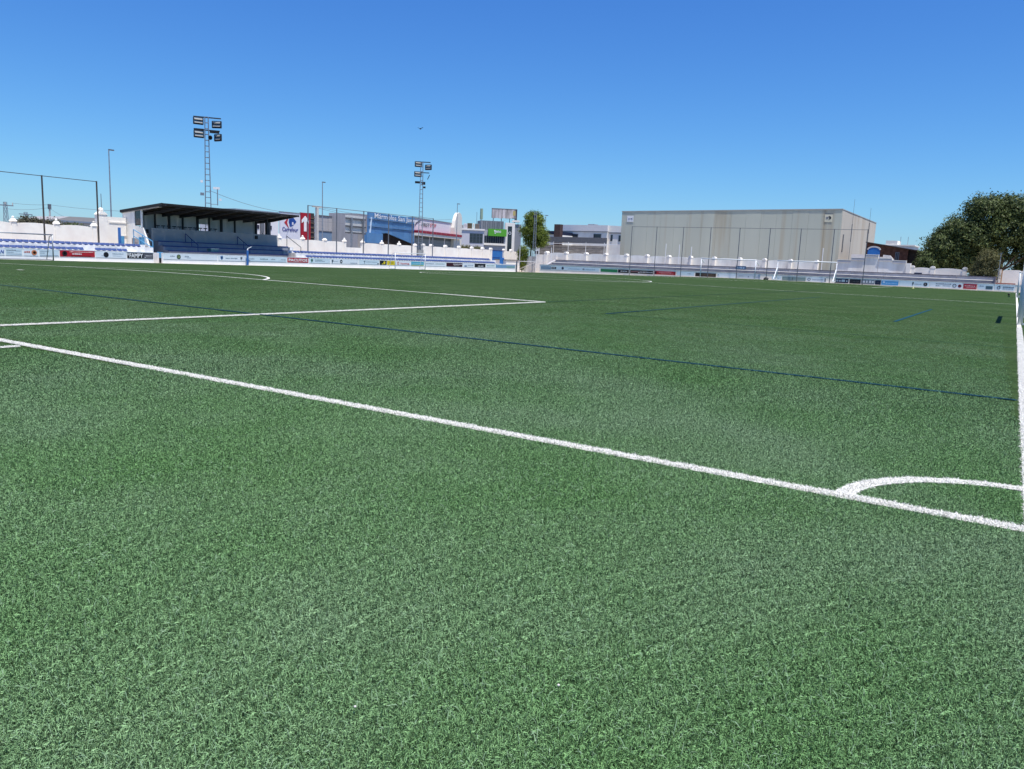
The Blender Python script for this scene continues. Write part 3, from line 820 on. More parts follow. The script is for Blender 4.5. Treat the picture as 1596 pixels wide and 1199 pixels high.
MB().tube((0, 0, 1.5), (.0, .03, 1.66), .06, .04, 8).tube((0, .03, 1.66), (0.1, .42, 1.86), .035, .025, 6).build("bent_tip", WHITE_PAINT, t)

# ------------------------------------------------------------------ net fences
def fence(label, pts, zb, zt, m, rail=.035, r0=.07, second=None):
    t = thing("net_fence", label, "fence", (pts[0][0], pts[0][1], 0))
    o0 = Vector((pts[0][0], pts[0][1], 0))
    for x, y in pts:
        MB().tube(Vector((x, y, zb)) - o0, Vector((x, y, zt)) - o0, r0, r0 * .9, 8).build("post", m, t)
    for a, b in zip(pts[:-1], pts[1:]):
        MB().tube(Vector((*a, zt - .05)) - o0, Vector((*b, zt - .05)) - o0, rail, n=5).build("top_rail", m, t)
        if second: MB().tube(Vector((*a, second)) - o0, Vector((*b, second)) - o0, .012, n=4).build("cable", m, t)
    return t
fence("tall dark post fence behind the seats left of the grandstand", [(-71.5, 18.0), (-71.5, 22.7), (-71.5, 27.4), (-71.5, 32.2), (-71.5, 37.0)], .8, 6.82, POST_BROWN, .03, .075)
fence("tall grey post fence behind the seats right of the grandstand", [(-71.5, v) for v in (62.5, 67.2, 72.0, 76.8, 81.7, 86.35)], .8, 6.68, POST_GREY, .035, .075, 4.9)
FARX = [-48.74, -44.86, -40.83, -36.86, -32.8, -28.73, -24.74, -20.63, -16.65]
fence("tall grey post fence along the far boards before the beige warehouse", [(x, 104.5) for x in FARX], -.4, 6.85, POST_GREY, .03, .055)
# ------------------------------------------------------------------ far end: boards, terrace, wall
FY = 105.0
far_boards = [
 (-64.21, -62.33, (.22, .33, .42), .50, [('s', .1, .9, .45, .2, SOFT)], "grey blue board at the left end of the far row"),
 (-62.27, -53.91, BOARD_PALE, .50, [('r', .0, .10, .2, .85, BLACK), ('s', .02, .09, .4, .3, PWHITE), ('o', .24, .55, .4, NAVY), ('s', .36, .6, .45, .12, SOFT), ('r', .66, .70, .3, .75, (.2, .25, .3)), ('s', .72, .92, .4, .24, (.3, .42, .5))], "long pale blue board with a navy crest and a black tab"),
 (-53.7, -50.87, (.03, .22, .09), .50, [('r', .0, 1, .86, .98, (.4, .55, .45))], "plain green board in the far row"),
 (-50.82, -49.04, BLACK, .48, [('s', .25, .9, .38, .26, PWHITE)], "short black board with white print right of the green one"),
 (-48.83, -45.17, (.02, .015, .018), .48, [('s', .04, .36, .40, .24, (.6, .3, .3)), ('s', .42, .98, .36, .26, (.7, .7, .7)), ('o', .38, .3, .16, PWHITE)], "long black board with pink and white print in the far row"),
 (-44.97, -41.72, (.42, .03, .04), .50, [('r', .02, .09, .2, .9, BLACK), ('s', .2, .8, .55, .16, (.75, .4, .4)), ('s', .3, .9, .25, .12, (.65, .3, .3))], "bright red board with a black square left of the far goal"),
 (-41.53, -38.94, BOARD_PALE, .52, [('s', .6, .8, .5, .16, SOFT)], "almost blank pale board left of the far goal"),
 (-38.8, -35.78, (.03, .022, .018), .50, [('r', .28, .98, .1, .85, (.07, .045, .03)), ('s', .3, .9, .45, .2, (.2, .14, .1))], "dark brown and black board behind the far goal's left post"),
 (-35.59, -32.97, BOARD_WHITE, .55, [('o', .04, .62, .14, SOFT), ('s', .04, .1, .2, .1, SOFT)], "blank white board behind the far goal"),
 (-32.88, -29.63, (.50, .56, .62), .60, [('s', .1, .3, .5, .14, SOFT), ('o', .5, .45, .14, (.2, .25, .3)), ('s', .7, .95, .4, .12, SOFT)], "grey white board behind the far goal's right post"),
 (-28.09, -26.82, BOARD_PALE, .50, [('s', .2, .8, .45, .12, SOFT)], "short pale blue board inside the spare goal frame"),
 (-26.74, -23.68, (.22, .30, .30), .50, [('r', .42, .46, .1, .9, (.12, .15, .15)), ('s', .05, .4, .4, .12, (.3, .38, .38))], "grey green board seen through the spare goal"),
 (-23.6, -21.11, BOARD_WHITE, .58, [('ring', .13, .5, .34, .14, (.15, .18, .22)), ('t', 'SAN JAVIER', .3, .34, .58, .28, (.25, .3, .36), .01), ('r', .92, .99, .1, .9, (.2, .22, .25))], "white board with a grey ring and grey lettering inside the spare goal"),
 (-20.08, -18.37, NAVY, .56, [('s', .12, .45, .3, .5, (.25, .32, .4)), ('s', .5, .94, .3, .5, (.3, .42, .5))], "navy board with pale tall print right of the spare goal"),
 (-18.29, -16.91, (.018, .02, .026), .56, [('s', .3, .9, .4, .2, (.06, .07, .08))], "plain black board right of the navy one"),
 (-16.88, -15.29, (.17, .21, .25), .58, [('s', .05, .52, .3, .5, (.6, .64, .68)), ('s', .6, .95, .3, .5, (.6, .64, .68))], "slate board with white tall print at the last tall fence post"),
 (-15.26, -14.55, NAVY, .56, [('s', .3, .7, .4, .2, (.06, .07, .1))], "short navy board left of the bright blue one"),
 (-14.51, -12.53, (.09, .33, .62), .62, [('r', .08, .2, .4, .75, (.5, .65, .8)), ('s', .25, .9, .3, .2, (.3, .52, .75)), ('r', .0, 1, .84, .98, (.5, .7, .85))], "bright sky blue board in the far row"),
 (-12.46, -9.12, BOARD_PALE, .62, [('t', 'F', .44, .2, .05, .62, BLACK, .05), ('s', .52, .76, .42, .14, SOFT), ('o', .88, .5, .36, BLACK), ('t', 'D', .865, .34, .035, .3, PWHITE, .02)], "pale board with a black F and a black disc marked D"),
 (-9.05, -5.55, BOARD_WHITE, .62, [('s', .18, .66, .7, .14, TXT), ('s', .18, .34, .3, .18, SOFT), ('s', .4, .64, .36, .12, SOFT), ('ring', .76, .5, .34, .1, NAVY), ('o', .92, .48, .3, (.2, .03, .05)), ('o', .92, .48, .12, (.5, .5, .6))], "white board with grey text, a navy ring and a dark red disc"),
 (-5.48, -4.05, (.40, .03, .05), .60, [('s', .1, .9, .52, .2, (.75, .5, .5)), ('s', .2, .94, .26, .14, (.7, .4, .4))], "short crimson board near the right end of the far row"),
 (-3.95, -2.32, BOARD_PALE, .62, [('s', .1, .42, .6, .2, SOFT), ('r', .5, .94, .12, .72, (.06, .12, .16))], "pale board with a dark slate rectangle near the right end"),
 (-2.25, -0.21, BOARD_PALE, .62, [('ring', .2, .5, .3, .12, TXT, 0), ('r', .22, .28, .6, .9, TXT), ('s', .42, .95, .58, .18, TXT), ('s', .42, .95, .26, .18, SOFT)], "pale board with a round grey logo at the near goal post"),
]
for x0, x1, base, h, art, label in far_boards:
    advert(label, x0 + .02, FY - .042, .03, 0, x1 - x0 - .04, h, base, art, "advertising boards along the far end")
t = thing("low_wall", "low white wall carrying the boards along the far end", "low wall", (-64.44, FY, 0))
wd = 3.0 - -64.44
MB().box(0, wd, -.04, .16, -1, .72).build("wall_body", WHITE, t)
MB().box(0, wd, -.06, .18, .722, .77).build("coping", WHITE_DIRTY, t)
# stepped grey terrace
TX0, TX1 = -63.6, -2.39
t = thing("terrace", "long lavender grey concrete terrace along the far end", "terrace", (TX0, 106.2, 0))
wd = TX1 - TX0
n = 15
for k in range(n):
    a, b = wd * k / n + .02, wd * (k + 1) / n - .02
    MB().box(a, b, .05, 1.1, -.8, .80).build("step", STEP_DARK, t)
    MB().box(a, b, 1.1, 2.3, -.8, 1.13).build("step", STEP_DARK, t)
    MB().box(a, b, 2.3, 3.0, -.8, 1.5).build("step", STEP_GREY, t)
    MB().prismx([(1.07, 1.132), (1.35, 1.132), (1.35, 1.175), (1.13, 1.175)], a, b).build("nosing", CONCRETE, t)  # pale bevelled strip added to catch sun, drawing the tread's bright line
    MB().box(a, b, .02, .24, .805, .85).build("nosing", STEP_EDGE, t)
    MB().box(a, b, 2.24, 2.6, 1.505, 1.6).build("nosing", STEP_EDGE, t)
MB().box(wd - .02, wd + .12, 0, 3.0, -.8, 1.62).build("end_wall", STEP_EDGE, t)
MB().prismx([(0, -.8), (3, -.8), (3, 1.6), (1.2, 1.2), (0, .75)], -.35, -.0).build("end_wall", STEP_GREY, t)
t = thing("terrace_banner", "small slate blue banner hung on the far terrace behind the far goal", "banner", (-34.08, 108.2, 1.2))
w = 1.45
MB().box(0, w, 0, .04, 0, .52).build("cloth", ink((.06, .12, .2)), t); squiggle(t, .2, w - .2, .15, .22, (.3, .42, .55), 3)
# white wall of arched bays with piers
t = thing("perimeter_wall", "white wall of arched bays and piers before the beige warehouse", "wall", (0, 112, 0))
us = [-67.16, -63.5, -59.82, -56.31, -52.67, -49.2, -45.62, -42.15, -38.48, -34.66, -31.09, -27.47, -23.92]
wall_run(t, WHITE_DIRTY, us, 2.55, -1, .0, .25, .45, 'dome', .22, WHITE, .55, .12)
t = thing("perimeter_wall", "short white wall joining the corner beside the tree and the lattice mast", "wall", (-67.4, 110.2, 0))
MB().box(-.9, 3.0, 0, .22, -1, 2.35).build("wall_panel", WHITE, t)
MB().box(-3.0, -.9, 0, .22, -1, 2.0).build("wall_panel", WHITE_DIRTY, t)
po = MB().box(.7, 1.25, -.1, .3, -1, 2.55).build("pier", WHITE, t)
MB().disc(.97, 2.55, .32, -.12, .32, 16, 0, math.pi).build("pier_cap", WHITE, po)
# stepped gate wall
t = thing("stepped_wall", "white wall with a stepped and moulded top right of the warehouse", "wall", (-21.14, 111.50, 0), 0)
steps = [(-0.04, 1.72, 3.05), (1.72, 3.49, 3.38), (3.45, 5.12, 3.84), (5.17, 6.81, 3.42), (6.81, 8.52, 3.18)]
for a, b, z in steps:
    po = MB().box(a, b - .004, 0, .3, -1, z).build("wall_panel", WHITE_DIRTY, t)
    MB().box(a + .05, b - .05, -.12, -.002, z - .28, z - .06).build("moulding", ink((.52, .50, .53)), po)
    MB().box(a - .02, b + .02, -.14, .36, z + .001, z + .07).build("coping", WHITE, po)
MB().box(8.56, 9.09, -.3, .5, -1, 2.92).build("end_pier", WHITE, t)
t = thing("back_wall", "pinkish white wall with shaped top rising behind the stepped wall", "wall", (0.94 + -21.14054507763708, 116, 0))
MB().prism([(0, -1), (5.5, -1), (5.5, 3.4), (5.0, 3.95), (4.1, 4.02), (4.1, 3.72), (2.8, 3.72), (2.8, 4.3), (2.3, 4.3), (2.3, 3.98), (0, 3.98)], 0, .3).build("wall_panel", mat("pinkish render", (.80, .75, .70), .85, .1, 1), t)
t = thing("arched_shutter", "blue arched shutter in a pale rim above the stepped wall", "arched shutter", (-17.15, 114.6, 3.3))
MB().prism([(-.78, 0), (.78, 0)] + [(.78 * math.cos(R(a)), 1.32 + .42 * math.sin(R(a))) for a in range(0, 181, 15)], 0, .12).build("shutter", GATE_BLUE, t)
ar = MB(); pp = [(.78 * math.cos(R(a)), 1.32 + .42 * math.sin(R(a))) for a in range(0, 181, 15)]
for q0, q1 in zip(pp[:-1], pp[1:]): ar.bar((q0[0], .05, q0[1]), (q1[0], .05, q1[1]), .16, .2)
ar.build("arch_rim", ink((.6, .55, .52)), t)
t = thing("perimeter_wall", "white wall with round headed piers below the big dark tree", "wall", (0, 111.5, 0))
us = [-11.85, -9.47, -5.82]
wall_run(t, WHITE, us, 2.3, -1, 0, .25, .5, 'dome', .14, WHITE, .1, .10)
MB().box(-11.55, -10.65, -.03, .0, 1.35, 1.75).build("vent_opening", NAVY_M, t)
t = thing("perimeter_wall", "white wall panel with a rust stained joint right of the olive bush", "wall", (0, 110.8, 0))
a0, a1, a2 = [-2.31, -1.7, 0.3]
MB().box(a0, a1 - .12, -.15, .3, -1, 2.55).build("pier", WHITE, t); MB().box(a1 - .118, a1 - .002, -.02, .2, -1, 2.45).build("rusty_joint", ink((.38, .22, .12)), t)
MB().prism([(a1, -1), (a2, -1), (a2, 2.4), (a2 - .3, 2.5), (a1 + .3, 2.5), (a1, 2.35)], 0, .25).build("wall_panel", WHITE, t)
MB().box(a2 + .02, a2 + 5, 0, .25, -1, 2.45).build("wall_panel", WHITE, t)
MB().box(a0, a2 - .5, -2.2, -1.4, .75, .9).build("brick_ledge", ink((.34, .13, .10)), t)
# slim white posts on the far wall
for x, z, lb in ((-45.97, 4.65, "slim white post on the far wall, leftmost of three"), (-43.81, 4.6, "slim white post on the far wall, middle of three"), (-41.9, 4.3, "slim white post on the far wall, rightmost of three"), (-23.11, 4.6, "slim white post in the gap left of the stepped wall")):
    o = MB().tube((0, 0, 0), (0, 0, z + 1), .05, n=6).build("slim_post", WHITE_PAINT, None, loc=(x, 111.3, -1)); tag(o, lb, "post", "slim posts on the far wall")
t = thing("rail_fence", "white tube railing with posts in the far left corner", "railing", (-70.5, 108.6, -.4))
for x in (0, 3.2, 6.0): MB().tube((x, 0, 0), (x, 0, 3.9), .045, n=6).build("post", WHITE_PAINT, t)
MB().tube((-.2, 0, 1.5), (3.2, 0, 1.5), .04, n=5).build("rail", WHITE_PAINT, t); MB().tube((0, 0, .2), (3.2, -.4, 1.4), .035, n=5).build("brace", WHITE_PAINT, t)
t = thing("rail_fence", "white rail on tall posts before the blockwork wall", "railing", (-72.91, 119.00, 0), 0)
vx = [0.26, 3.15, 6.07, 9.5, 13.0]
for u in vx: MB().tube((u, -.4, -1), (u, -.4, 4.75), .045, n=6).build("post", WHITE_PAINT, t)
MB().bar((vx[0] - .7, -.4, 4.42), (15.4, -.4, 4.5), .1, .1).build("rail", WHITE_PAINT, t)

# ------------------------------------------------------------------ goals
def goal(label, x, y, rotz, w, h, d, m, r=.06, group=None, back=True, z=None, hook=False):
    """mouth along local x, net frame running back along +y"""
    t = thing("goal", label, "goal", (x, y, gz(x, y) if z is None else z), rotz, group)
    for s in (-w / 2, w / 2):
        MB().tube((s, 0, 0), (s, 0, h + r), r, n=12).build("post", m, t, True)
    MB().tube((-w / 2 - r, 0, h + r), (w / 2 + r, 0, h + r), r, n=12).build("crossbar", m, t, True)
    if back:
        for s in (-w / 2, w / 2):
            MB().bar((s, 0, .04), (s, d, .04), .06).build("ground_bar", m, t)
            MB().bar((s, .02, h), (s, d * .45, h - .1), .05).bar((s, d * .45, h - .1), (s, d, .06), .05).build("side_stay", m, t)
        MB().bar((-w / 2, d, .04), (w / 2, d, .04), .06).build("ground_bar", m, t)
    if hook:
        for s in (-w / 2, w / 2): MB().bar((s, .05, h - .05), (s + .18, .9, h - .55), .09).build("net_stay", m, t)
    return t
goal("white full size goal standing on the far goal line", XC, L, 0, 7.32, 2.44, 1.6, WHITE_PAINT, .06, "full size goals at the far end", back=False, hook=True)
# spare goal, turned round and stored against the boards
gx = (-26.95 + -19.62) / 2
t = thing("goal", "white movable goal with slanted side legs stored against the far boards", "goal", (gx, 102.8, .12), 0, "full size goals at the far end")
for s in (-3.66, 3.66):
    MB().tube((s, 0, 0), (s, 0, 2.48), .06, n=12).build("post", WHITE_PAINT, t, True)
    MB().bar((s, -.05, 1.55), (s, -1.5, .05), .1).build("side_leg", WHITE_PAINT, t); MB().bar((s, -1.6, .05), (s, .1, .05), .09).build("ground_bar", WHITE_PAINT, t)
    MB().bar((s, -.5, 2.1), (s, -.0, 2.45), .05).build("net_stay", GALV, t)
MB().tube((-3.72, 0, 2.48), (3.72, 0, 2.48), .062, n=12).build("crossbar", WHITE_PAINT, t, True)
ALU = mat("aluminium goal profile", (.66, .67, .66), .45, .06, 3, spec=.2)
goal("nearest small sided goal, its pale post cut by the right picture edge", .02, 27.0, -90, 6.0, 2.0, 1.2, ALU, .07, "small sided goals on the touchlines")
goal("small sided goal on the right touchline beyond the nearest one", .02, 75.0, -90, 6.0, 2.0, 1.2, ALU, .06, "small sided goals on the touchlines")
goal("small sided goal before the red board left of the grandstand", -66.15, 27.0, 90, 6.0, 2.0, 1.0, GALV, .045, "small sided goals on the touchlines", z=-.24)
goal("small sided goal before the turquoise board right of the grandstand", -66.15, 75.0, 90, 6.0, 2.0, 1.0, WHITE_PAINT, .045, "small sided goals on the touchlines", z=-.45)
t = thing("sports_bag", "dark sports bag slumped by the far goal's right post", "bag", (-28.6, 103.9, .0))
MB().dome((0, 0, .0), .33, 10, 5, 1.1).build("bag_body", PLASTIC_DARK, t, True); MB().bar((.1, 0, .3), (.42, 0, .12), .05).build("strap", PLASTIC_DARK, t)
t = thing("marker_cone", "small yellow marker cone on the turf before the far boards", "cone", (-9.64, 92.45, gz(-9.64, 92.45)))
MB().box(-.12, .12, -.12, .12, 0, .02).build("cone_base", ink(YELLOW), t); MB().tube((0, 0, .02), (0, 0, .3), .09, .02, 10).build("cone_body", ink((.7, .68, .4)), t)
o = MB().dome((0, 0, .1), .1, 12, 8, 1, True).build("football", PLASTIC_DARK, None, True, loc=(-.61, 79.92, gz(-.61, 79.92))); tag(o, "dark ball lying near the far right corner of the pitch", "ball")
for (x, y, r_, lb) in ((-1.69, -3.38, .0042, "white crumb in the turf left of the bottom centre"), (-1.28, -2.93, .0048, "pale crumb in the turf at the bottom centre")):
    o = MB().dome((0, 0, .03), r_, 7, 5, .8, True).build("paper_scrap", ink((.6, .56, .5)), None, True, loc=(x, y, gz(x, y) + .005)); tag(o, lb, "litter")

# ------------------------------------------------------------------ warehouse
def stain_mat(name, rgb, stain, amount):
    m = mat(name, rgb, .85, .07, .35, streak=.15, bump=.1)
    n, l = m.node_tree.nodes, m.node_tree.links
    b = n["Principled BSDF"]; src = b.inputs["Base Color"].links[0].from_socket
    geo = n.new("ShaderNodeNewGeometry"); mp = n.new("ShaderNodeMapping"); mp.inputs["Scale"].default_value = (1.1, .55, .035)
    l.new(geo.outputs["Position"], mp.inputs[0])
    nz = n.new("ShaderNodeTexNoise"); nz.inputs["Scale"].default_value = .62; nz.inputs["Detail"].default_value = 4
    l.new(mp.outputs[0], nz.inputs["Vector"])
    rp = n.new("ShaderNodeValToRGB"); rp.color_ramp.elements[0].position = .56; rp.color_ramp.elements[1].position = .74
    rp.color_ramp.elements[1].color = (amount, amount, amount, 1)
    l.new(nz.outputs[0], rp.inputs[0])
    mx = n.new("ShaderNodeMix"); mx.data_type = 'RGBA'
    l.new(rp.outputs[0], mx.inputs[0]); l.new(src, mx.inputs[6]); mx.inputs[7].default_value = (*stain, 1)
    l.new(mx.outputs[2], b.inputs["Base Color"])
    return m
PRECAST = stain_mat("pale precast concrete", (.52, .535, .45), (.40, .31, .19), .75)
PRECAST_SUNLIT = stain_mat("sunlit precast concrete", (.58, .52, .43), (.42, .30, .18), .8)  # warmer, brighter copy of the concrete: sunlight put into the side wall's colour
t = thing("warehouse", "long beige warehouse of tall concrete panels at the far end", "warehouse", (-59.62, 125.00, 0), 0)
WXL = -.3; WXR = 36.04
n = 15
for k in range(n):
    a = WXL + (WXR - WXL) * k / n; b = WXL + (WXR - WXL) * (k + 1) / n
    MB().box(a + .010, b - .010, random.uniform(0, .02), .25, -1.2, 10.32 + .45 * (k + .5) / n).build("cladding_panel", PRECAST, t)
MB().box(WXL, WXR, .1, .22, -1.2, 10.2).build("wall_core", PRECAST, t)
MB().prism([(WXL - .05, 10.35), (WXR + .05, 10.78), (WXR + .05, 10.92), (WXL - .05, 10.49)], -.05, .4).build("roof_edge", ink((.42, .40, .36)), t)
n = 9
for k in range(n):
    a = .26 + 34 * k / n; b = .26 + 34 * (k + 1) / n
    MB().box(WXR - .25, WXR + random.uniform(0, .02), a + .012, b - .012, -1.2, 10.78).build("cladding_panel", PRECAST_SUNLIT, t)
MB().box(WXR - .2, WXR + .06, .3, 34.3, 10.785, 10.9).build("roof_edge", ink((.42, .40, .36)), t)
MB().quad((WXL, .3, 10.25), (WXR - .3, .3, 10.6), (WXR - .3, 34, 10.6), (WXL, 34, 10.25)).build("roof", ink((.35, .34, .33)), t)
MB().box(WXL, WXL + .25, .3, 34, -1.2, 10.3).build("side_wall", PRECAST, t)
MB().box(WXR + .03, WXR + .14, 2.2, 2.5, 4.5, 7.2).build("drain_cover", POST_GREY, t)
a, b, c, d = (0.74, 1.95, 8.65, 9.69)
t = thing("wall_plaque", "white square plaque high on the left of the warehouse front", "plaque", (a + -59.62184182445709, 124.985, c))
MB().box(0, b - a, -.02, .0, 0, d - c).build("plate", WHITE_PAINT, t)
MB().disc((b - a) * .3, (d - c) * .5, .17, -.04, -.015).build("emblem", ink((.35, .42, .55)), t)
MB().prism([((b - a) * .45, (d - c) * .5), ((b - a) * .9, (d - c) * .34), ((b - a) * .72, (d - c) * .5), ((b - a) * .9, (d - c) * .68)], -.04, -.015).build("emblem", ink((.12, .16, .24)), t)
a, b, c, d = (33.58, 34.72, 8.95, 10.1)
t = thing("wall_plaque", "cream plaque with a dark bird shaped emblem near the warehouse corner", "plaque", (a + -59.62184182445709, 124.985, c))
w, h = b - a, d - c
MB().box(0, w, -.02, .0, 0, h).build("plate", ink((.70, .66, .50)), t)
MB().box(-.05, w + .05, -.03, .0, h + .002, h + .09).build("hood", POST_GREY, t)
MB().prism([(w * .5, h * .72), (w * .44, h * .62), (w * .62, h * .5), (w * .5, h * .28), (w * .8, h * .36), (w * .84, h * .56), (w * .68, h * .74)], -.045, -.015).build("emblem", ink((.03, .035, .04)), t)
MB().disc(w * .3, h * .5, h * .17, -.04, -.018).build("emblem", ink((.22, .24, .26)), t)

def whip(name, label, x, y, z0, z1, r=.03):
    o = MB().tube((0, 0, 0), (0, 0, z1 - z0), r, r * .5, 6).tube((0, 0, (z1 - z0) * .35), (0, 0, (z1 - z0) * .62), r * 1.8, r * 1.8, 6).build(name, POST_GREY, None, loc=(x, y, z0)); tag(o, label, "antenna", "whip antennas near the warehouse corner")
whip("whip_antenna", "thin whip antenna rising in front of the warehouse's sunlit side", -20.0, 113.0, 2.5, 11.3)
whip("whip_antenna", "shorter whip antenna at the far roof edge of the warehouse", -23.4, 150.3, 6.0, 12.9, .04)

# ------------------------------------------------------------------ buildings right of the warehouse
BRICK = mat("brown brick", (.13, .062, .042), .9, .3, 2.5, tint=(.10, .045, .03), bump=.3)
t = thing("brick_building", "brown brick building with a sloping dark roof edge", "building", (-19.89, 128.00, 0), 0)
u1, v1 = (5.59, 5.28); u2, v2 = (7.69, 4.91); u0, v0 = (-0.27, 6.14)
MB().prism([(u0, -1), (u1, -1), (u1, v1 - .12), (u0, v0 - .12)], 0, 6).build("wall", BRICK, t)
MB().prism([(u1 + .002, -1), (u2, -1), (u2, v2 - .12), (u1 + .002, v1 - .12)], .3, 6).build("dark_porch_wall", mat("dark porch wall", (.03, .022, .018), .9), t)  # near-black porch bay beside the brick wall
MB().prism([(u0 - .1, v0 - .11), (u2 + .3, v2 - .13), (u2 + .3, v2 + .02), (u0 - .1, v0 + .05)], -.3, 6.2).build("roof_edge", ink((.05, .03, .025)), t)
a, b, c, d = (3.87, 4.43, 3.81, 4.72)
po = MB().box(a, b, -.05, -.002, c - .3, d).build("window", POST_GREY, t)
MB().box(a + .1, (a + b) / 2 - .04, -.06, -.052, c - .2, d - .1).build("pane", GLASS_DARK, po); MB().box((a + b) / 2 + .04, b - .1, -.06, -.052, c - .2, d - .1).build("pane", GLASS_DARK, po)
t = thing("house", "low pale house far behind the brown brick building", "house", (-26.50, 190.00, 0), 0)
a, b, c, d = (-0.04, 6.64, 5.95, 8.32)
MB().box(a, b, 0, 10, -1, d - .6).build("wall", mat("distant render", (.66, .64, .62), .8), t)
MB().box(a + (b - a) * .15, a + (b - a) * .5, -.1, 6, d - .6, d + .5).build("upper_storey", WHITE, t); MB().box(a - .2, b + .2, -.2, 10, d - .6, d - .35).build("parapet", WHITE, t)
for f in (.58, .8):
    MB().tube((a + (b - a) * f, .5, d - .3), (a + (b - a) * f, .5, d + 1.4), .05, n=5).build("roof_pole", GALV, t)

# ------------------------------------------------------------------ buildings behind the far left corner
t = thing("block_wall", "weathered grey block wall with a dark sheet band on top", "wall", (-72.91, 119.00, 0), 0)
BLK = mat("weathered blockwork", (.30, .275, .245), .9, .25, .9, tint=(.22, .2, .18), streak=3)
for k in range(8):
    z0 = -1 if k == 0 else 2.1 + .3 * (k - 1); z1 = 2.1 + .3 * k
    MB().box(0, 13.0, random.uniform(0, .04), .25, z0, z1 - .02).build("block_course", BLK, t)
MB().box(0, 13.2, -.03, .15, 4.6, 5.6).build("sheet_band", mat("dark sheeting", (.13, .135, .15), .7, .15), t)
t = thing("white_building", "white flat roofed hall with small dark windows left of the warehouse", "building", (-89.97, 158.00, 0), 0)
a, b, c, d = (-0.08, 11.65, 6.69, 9.69)
e = 14.91
MB().box(a, b, 0, 12, -1, 8.2).build("wall", WHITE, t)
MB().box(a - .1, b + .002, -.1, 12, 8.35, d).build("parapet", mat("pale fascia", (.76, .72, .70), .8, .06), t); MB().box(a - .1, b, -.14, 12, 8.2, 8.348).build("shadow_strip", POST_GREY, t)  # shade line under the parapet put in as a solid grey strip
MB().prism([(b + .004, -1), (e, -1), (e, d - .1), (b + .004, d)], .6, 12).build("wing_wall", WHITE, t); MB().box(b + .01, e, .45, .6, 8.0, 8.2).build("wing_ledge", POST_GREY, t)
for a_, b_, c_, d_ in ((2.32, 4.3, 6.78, 7.69), (8.21, 10.13, 6.9, 7.79)):
    po = MB().box(a_, b_, -.06, -.002, c_ - .6, d_).build("window", POST_GREY, t); MB().box(a_ + .1, b_ - .1, -.08, -.062, c_ - .5, d_ - .1).build("pane", GLASS_DARK, po)
for a_, b_, c_, d_ in ((12.19, 12.66, 6.89, 7.66), (14.15, 14.69, 6.86, 7.56)):
    MB().box(a_, b_, .52, .598, c_ - .6, d_).build("window", GLASS_DARK, t)
MB().box(b - 6, b - 4.4, 2, 4, d, d + .35).build("roof_unit", GALV, t)
t = thing("dark_building", "low navy roofed building with a brown tower block beside the corner tree", "building", (-89.95, 150.00, 0), 0)
a, b, c, d = (-0.06, 2.88, 7.17, 7.93)
MB().box(a - 2, b, 0, 8, c, d).build("roof_band", NAVY_M, t); MB().box(a - 2, b, .2, 8, -1, c - .002).build("wall", WHITE_DIRTY, t)
a, b, c, d = (2.79, 4.25, 6.65, 9.35)
MB().box(a, b, -.6, .7, -1, d).build("brown_tower", mat("brown cladding", (.085, .05, .042), .7, .2, 2), t)

# ------------------------------------------------------------------ street buildings behind the long wall
CLAD = mat("grey corrugated cladding", (.40, .385, .39), .6, .12, 3, streak=.1)
t = thing("billboard_building", "pale hall carrying the supermarket billboard behind the grandstand", "building", (-92.00, 72.18, 0), 90)
a, b = -0.43, 4.22
MB().box(a - 3, b, .3, 8, -1, 6.55).build("wall", mat("pale hall render", (.72, .70, .72), .7, .06), t); MB().box(a - 3, b, .2, 8, 6.552, 6.75).build("roof_edge", GALV, t)
for x_, w_ in ((0.24, .3), (0.47, .22), (1.79, .26), (2.09, .22), (2.67, .3)):
    MB().box(x_, x_ + w_, .24, .298, 4.2, 4.75).build("wall_letter", ink((.05, .05, .08)), t)
MB().box(0.82, 1.51, .1, .296, -1, 6.3).build("dark_pillar", POST_GREY, t)
t = thing("billboard", "white supermarket billboard with a red and blue emblem", "billboard", (-92.00, 72.18, 0), 90)
a, b, c, d = (4.28, 8.12, 3.09, 6.82)
MB().box(a, b, -.05, .2, c - .8, d).build("panel", ink((.66, .66, .72)), t)
MB().box(a - .05, b, -.1, .22, d + .002, d + .1).build("frame", GALV, t)
lc = [(5.07, 5.73), (5.8, 4.94), (5.68, 5.44), (5.93, 6.06)]
MB().prism([(5.01, 5.36), (5.86, 4.57), (5.56, 5.39), (5.87, 6.25)], -.08, -.045).build("emblem", ink((.42, .03, .04)), t)
MB().prism([(6.17, 4.77), (6.67, 4.99), (7.36, 5.59), (6.8, 6.12), (5.99, 6.16), (5.87, 5.5)], -.08, -.045).build("emblem", ink((.02, .07, .28)), t)
MB().prism([(6.48, 5.07), (6.79, 5.14), (6.73, 5.51), (6.48, 5.49)], -.10, -.078).build("emblem", ink((.66, .66, .72)), t)
a, b, c, d = (4.63, 7.67, 4.12, 4.72)
lettering("Carrefour", t, a, c, b - a, d - c, (.03, .05, .25), -.09, .03)
a, b, c, d = (5.3, 6.91, 3.62, 3.83)
squiggle(t, a, b, c, d - c, (.45, .1, .12), 2)
t = thing("billboard", "tall red billboard with a big white upward arrow", "billboard", (-92.00, 72.18, 0), 90)
a, b, c, d = (8.22, 10.19, 3.03, 7.03)
MB().box(a, b, -.06, .2, c - .6, d).build("panel", ink((.34, .012, .025)), t)
m_ = (a + b) / 2 - .1; w = b - a
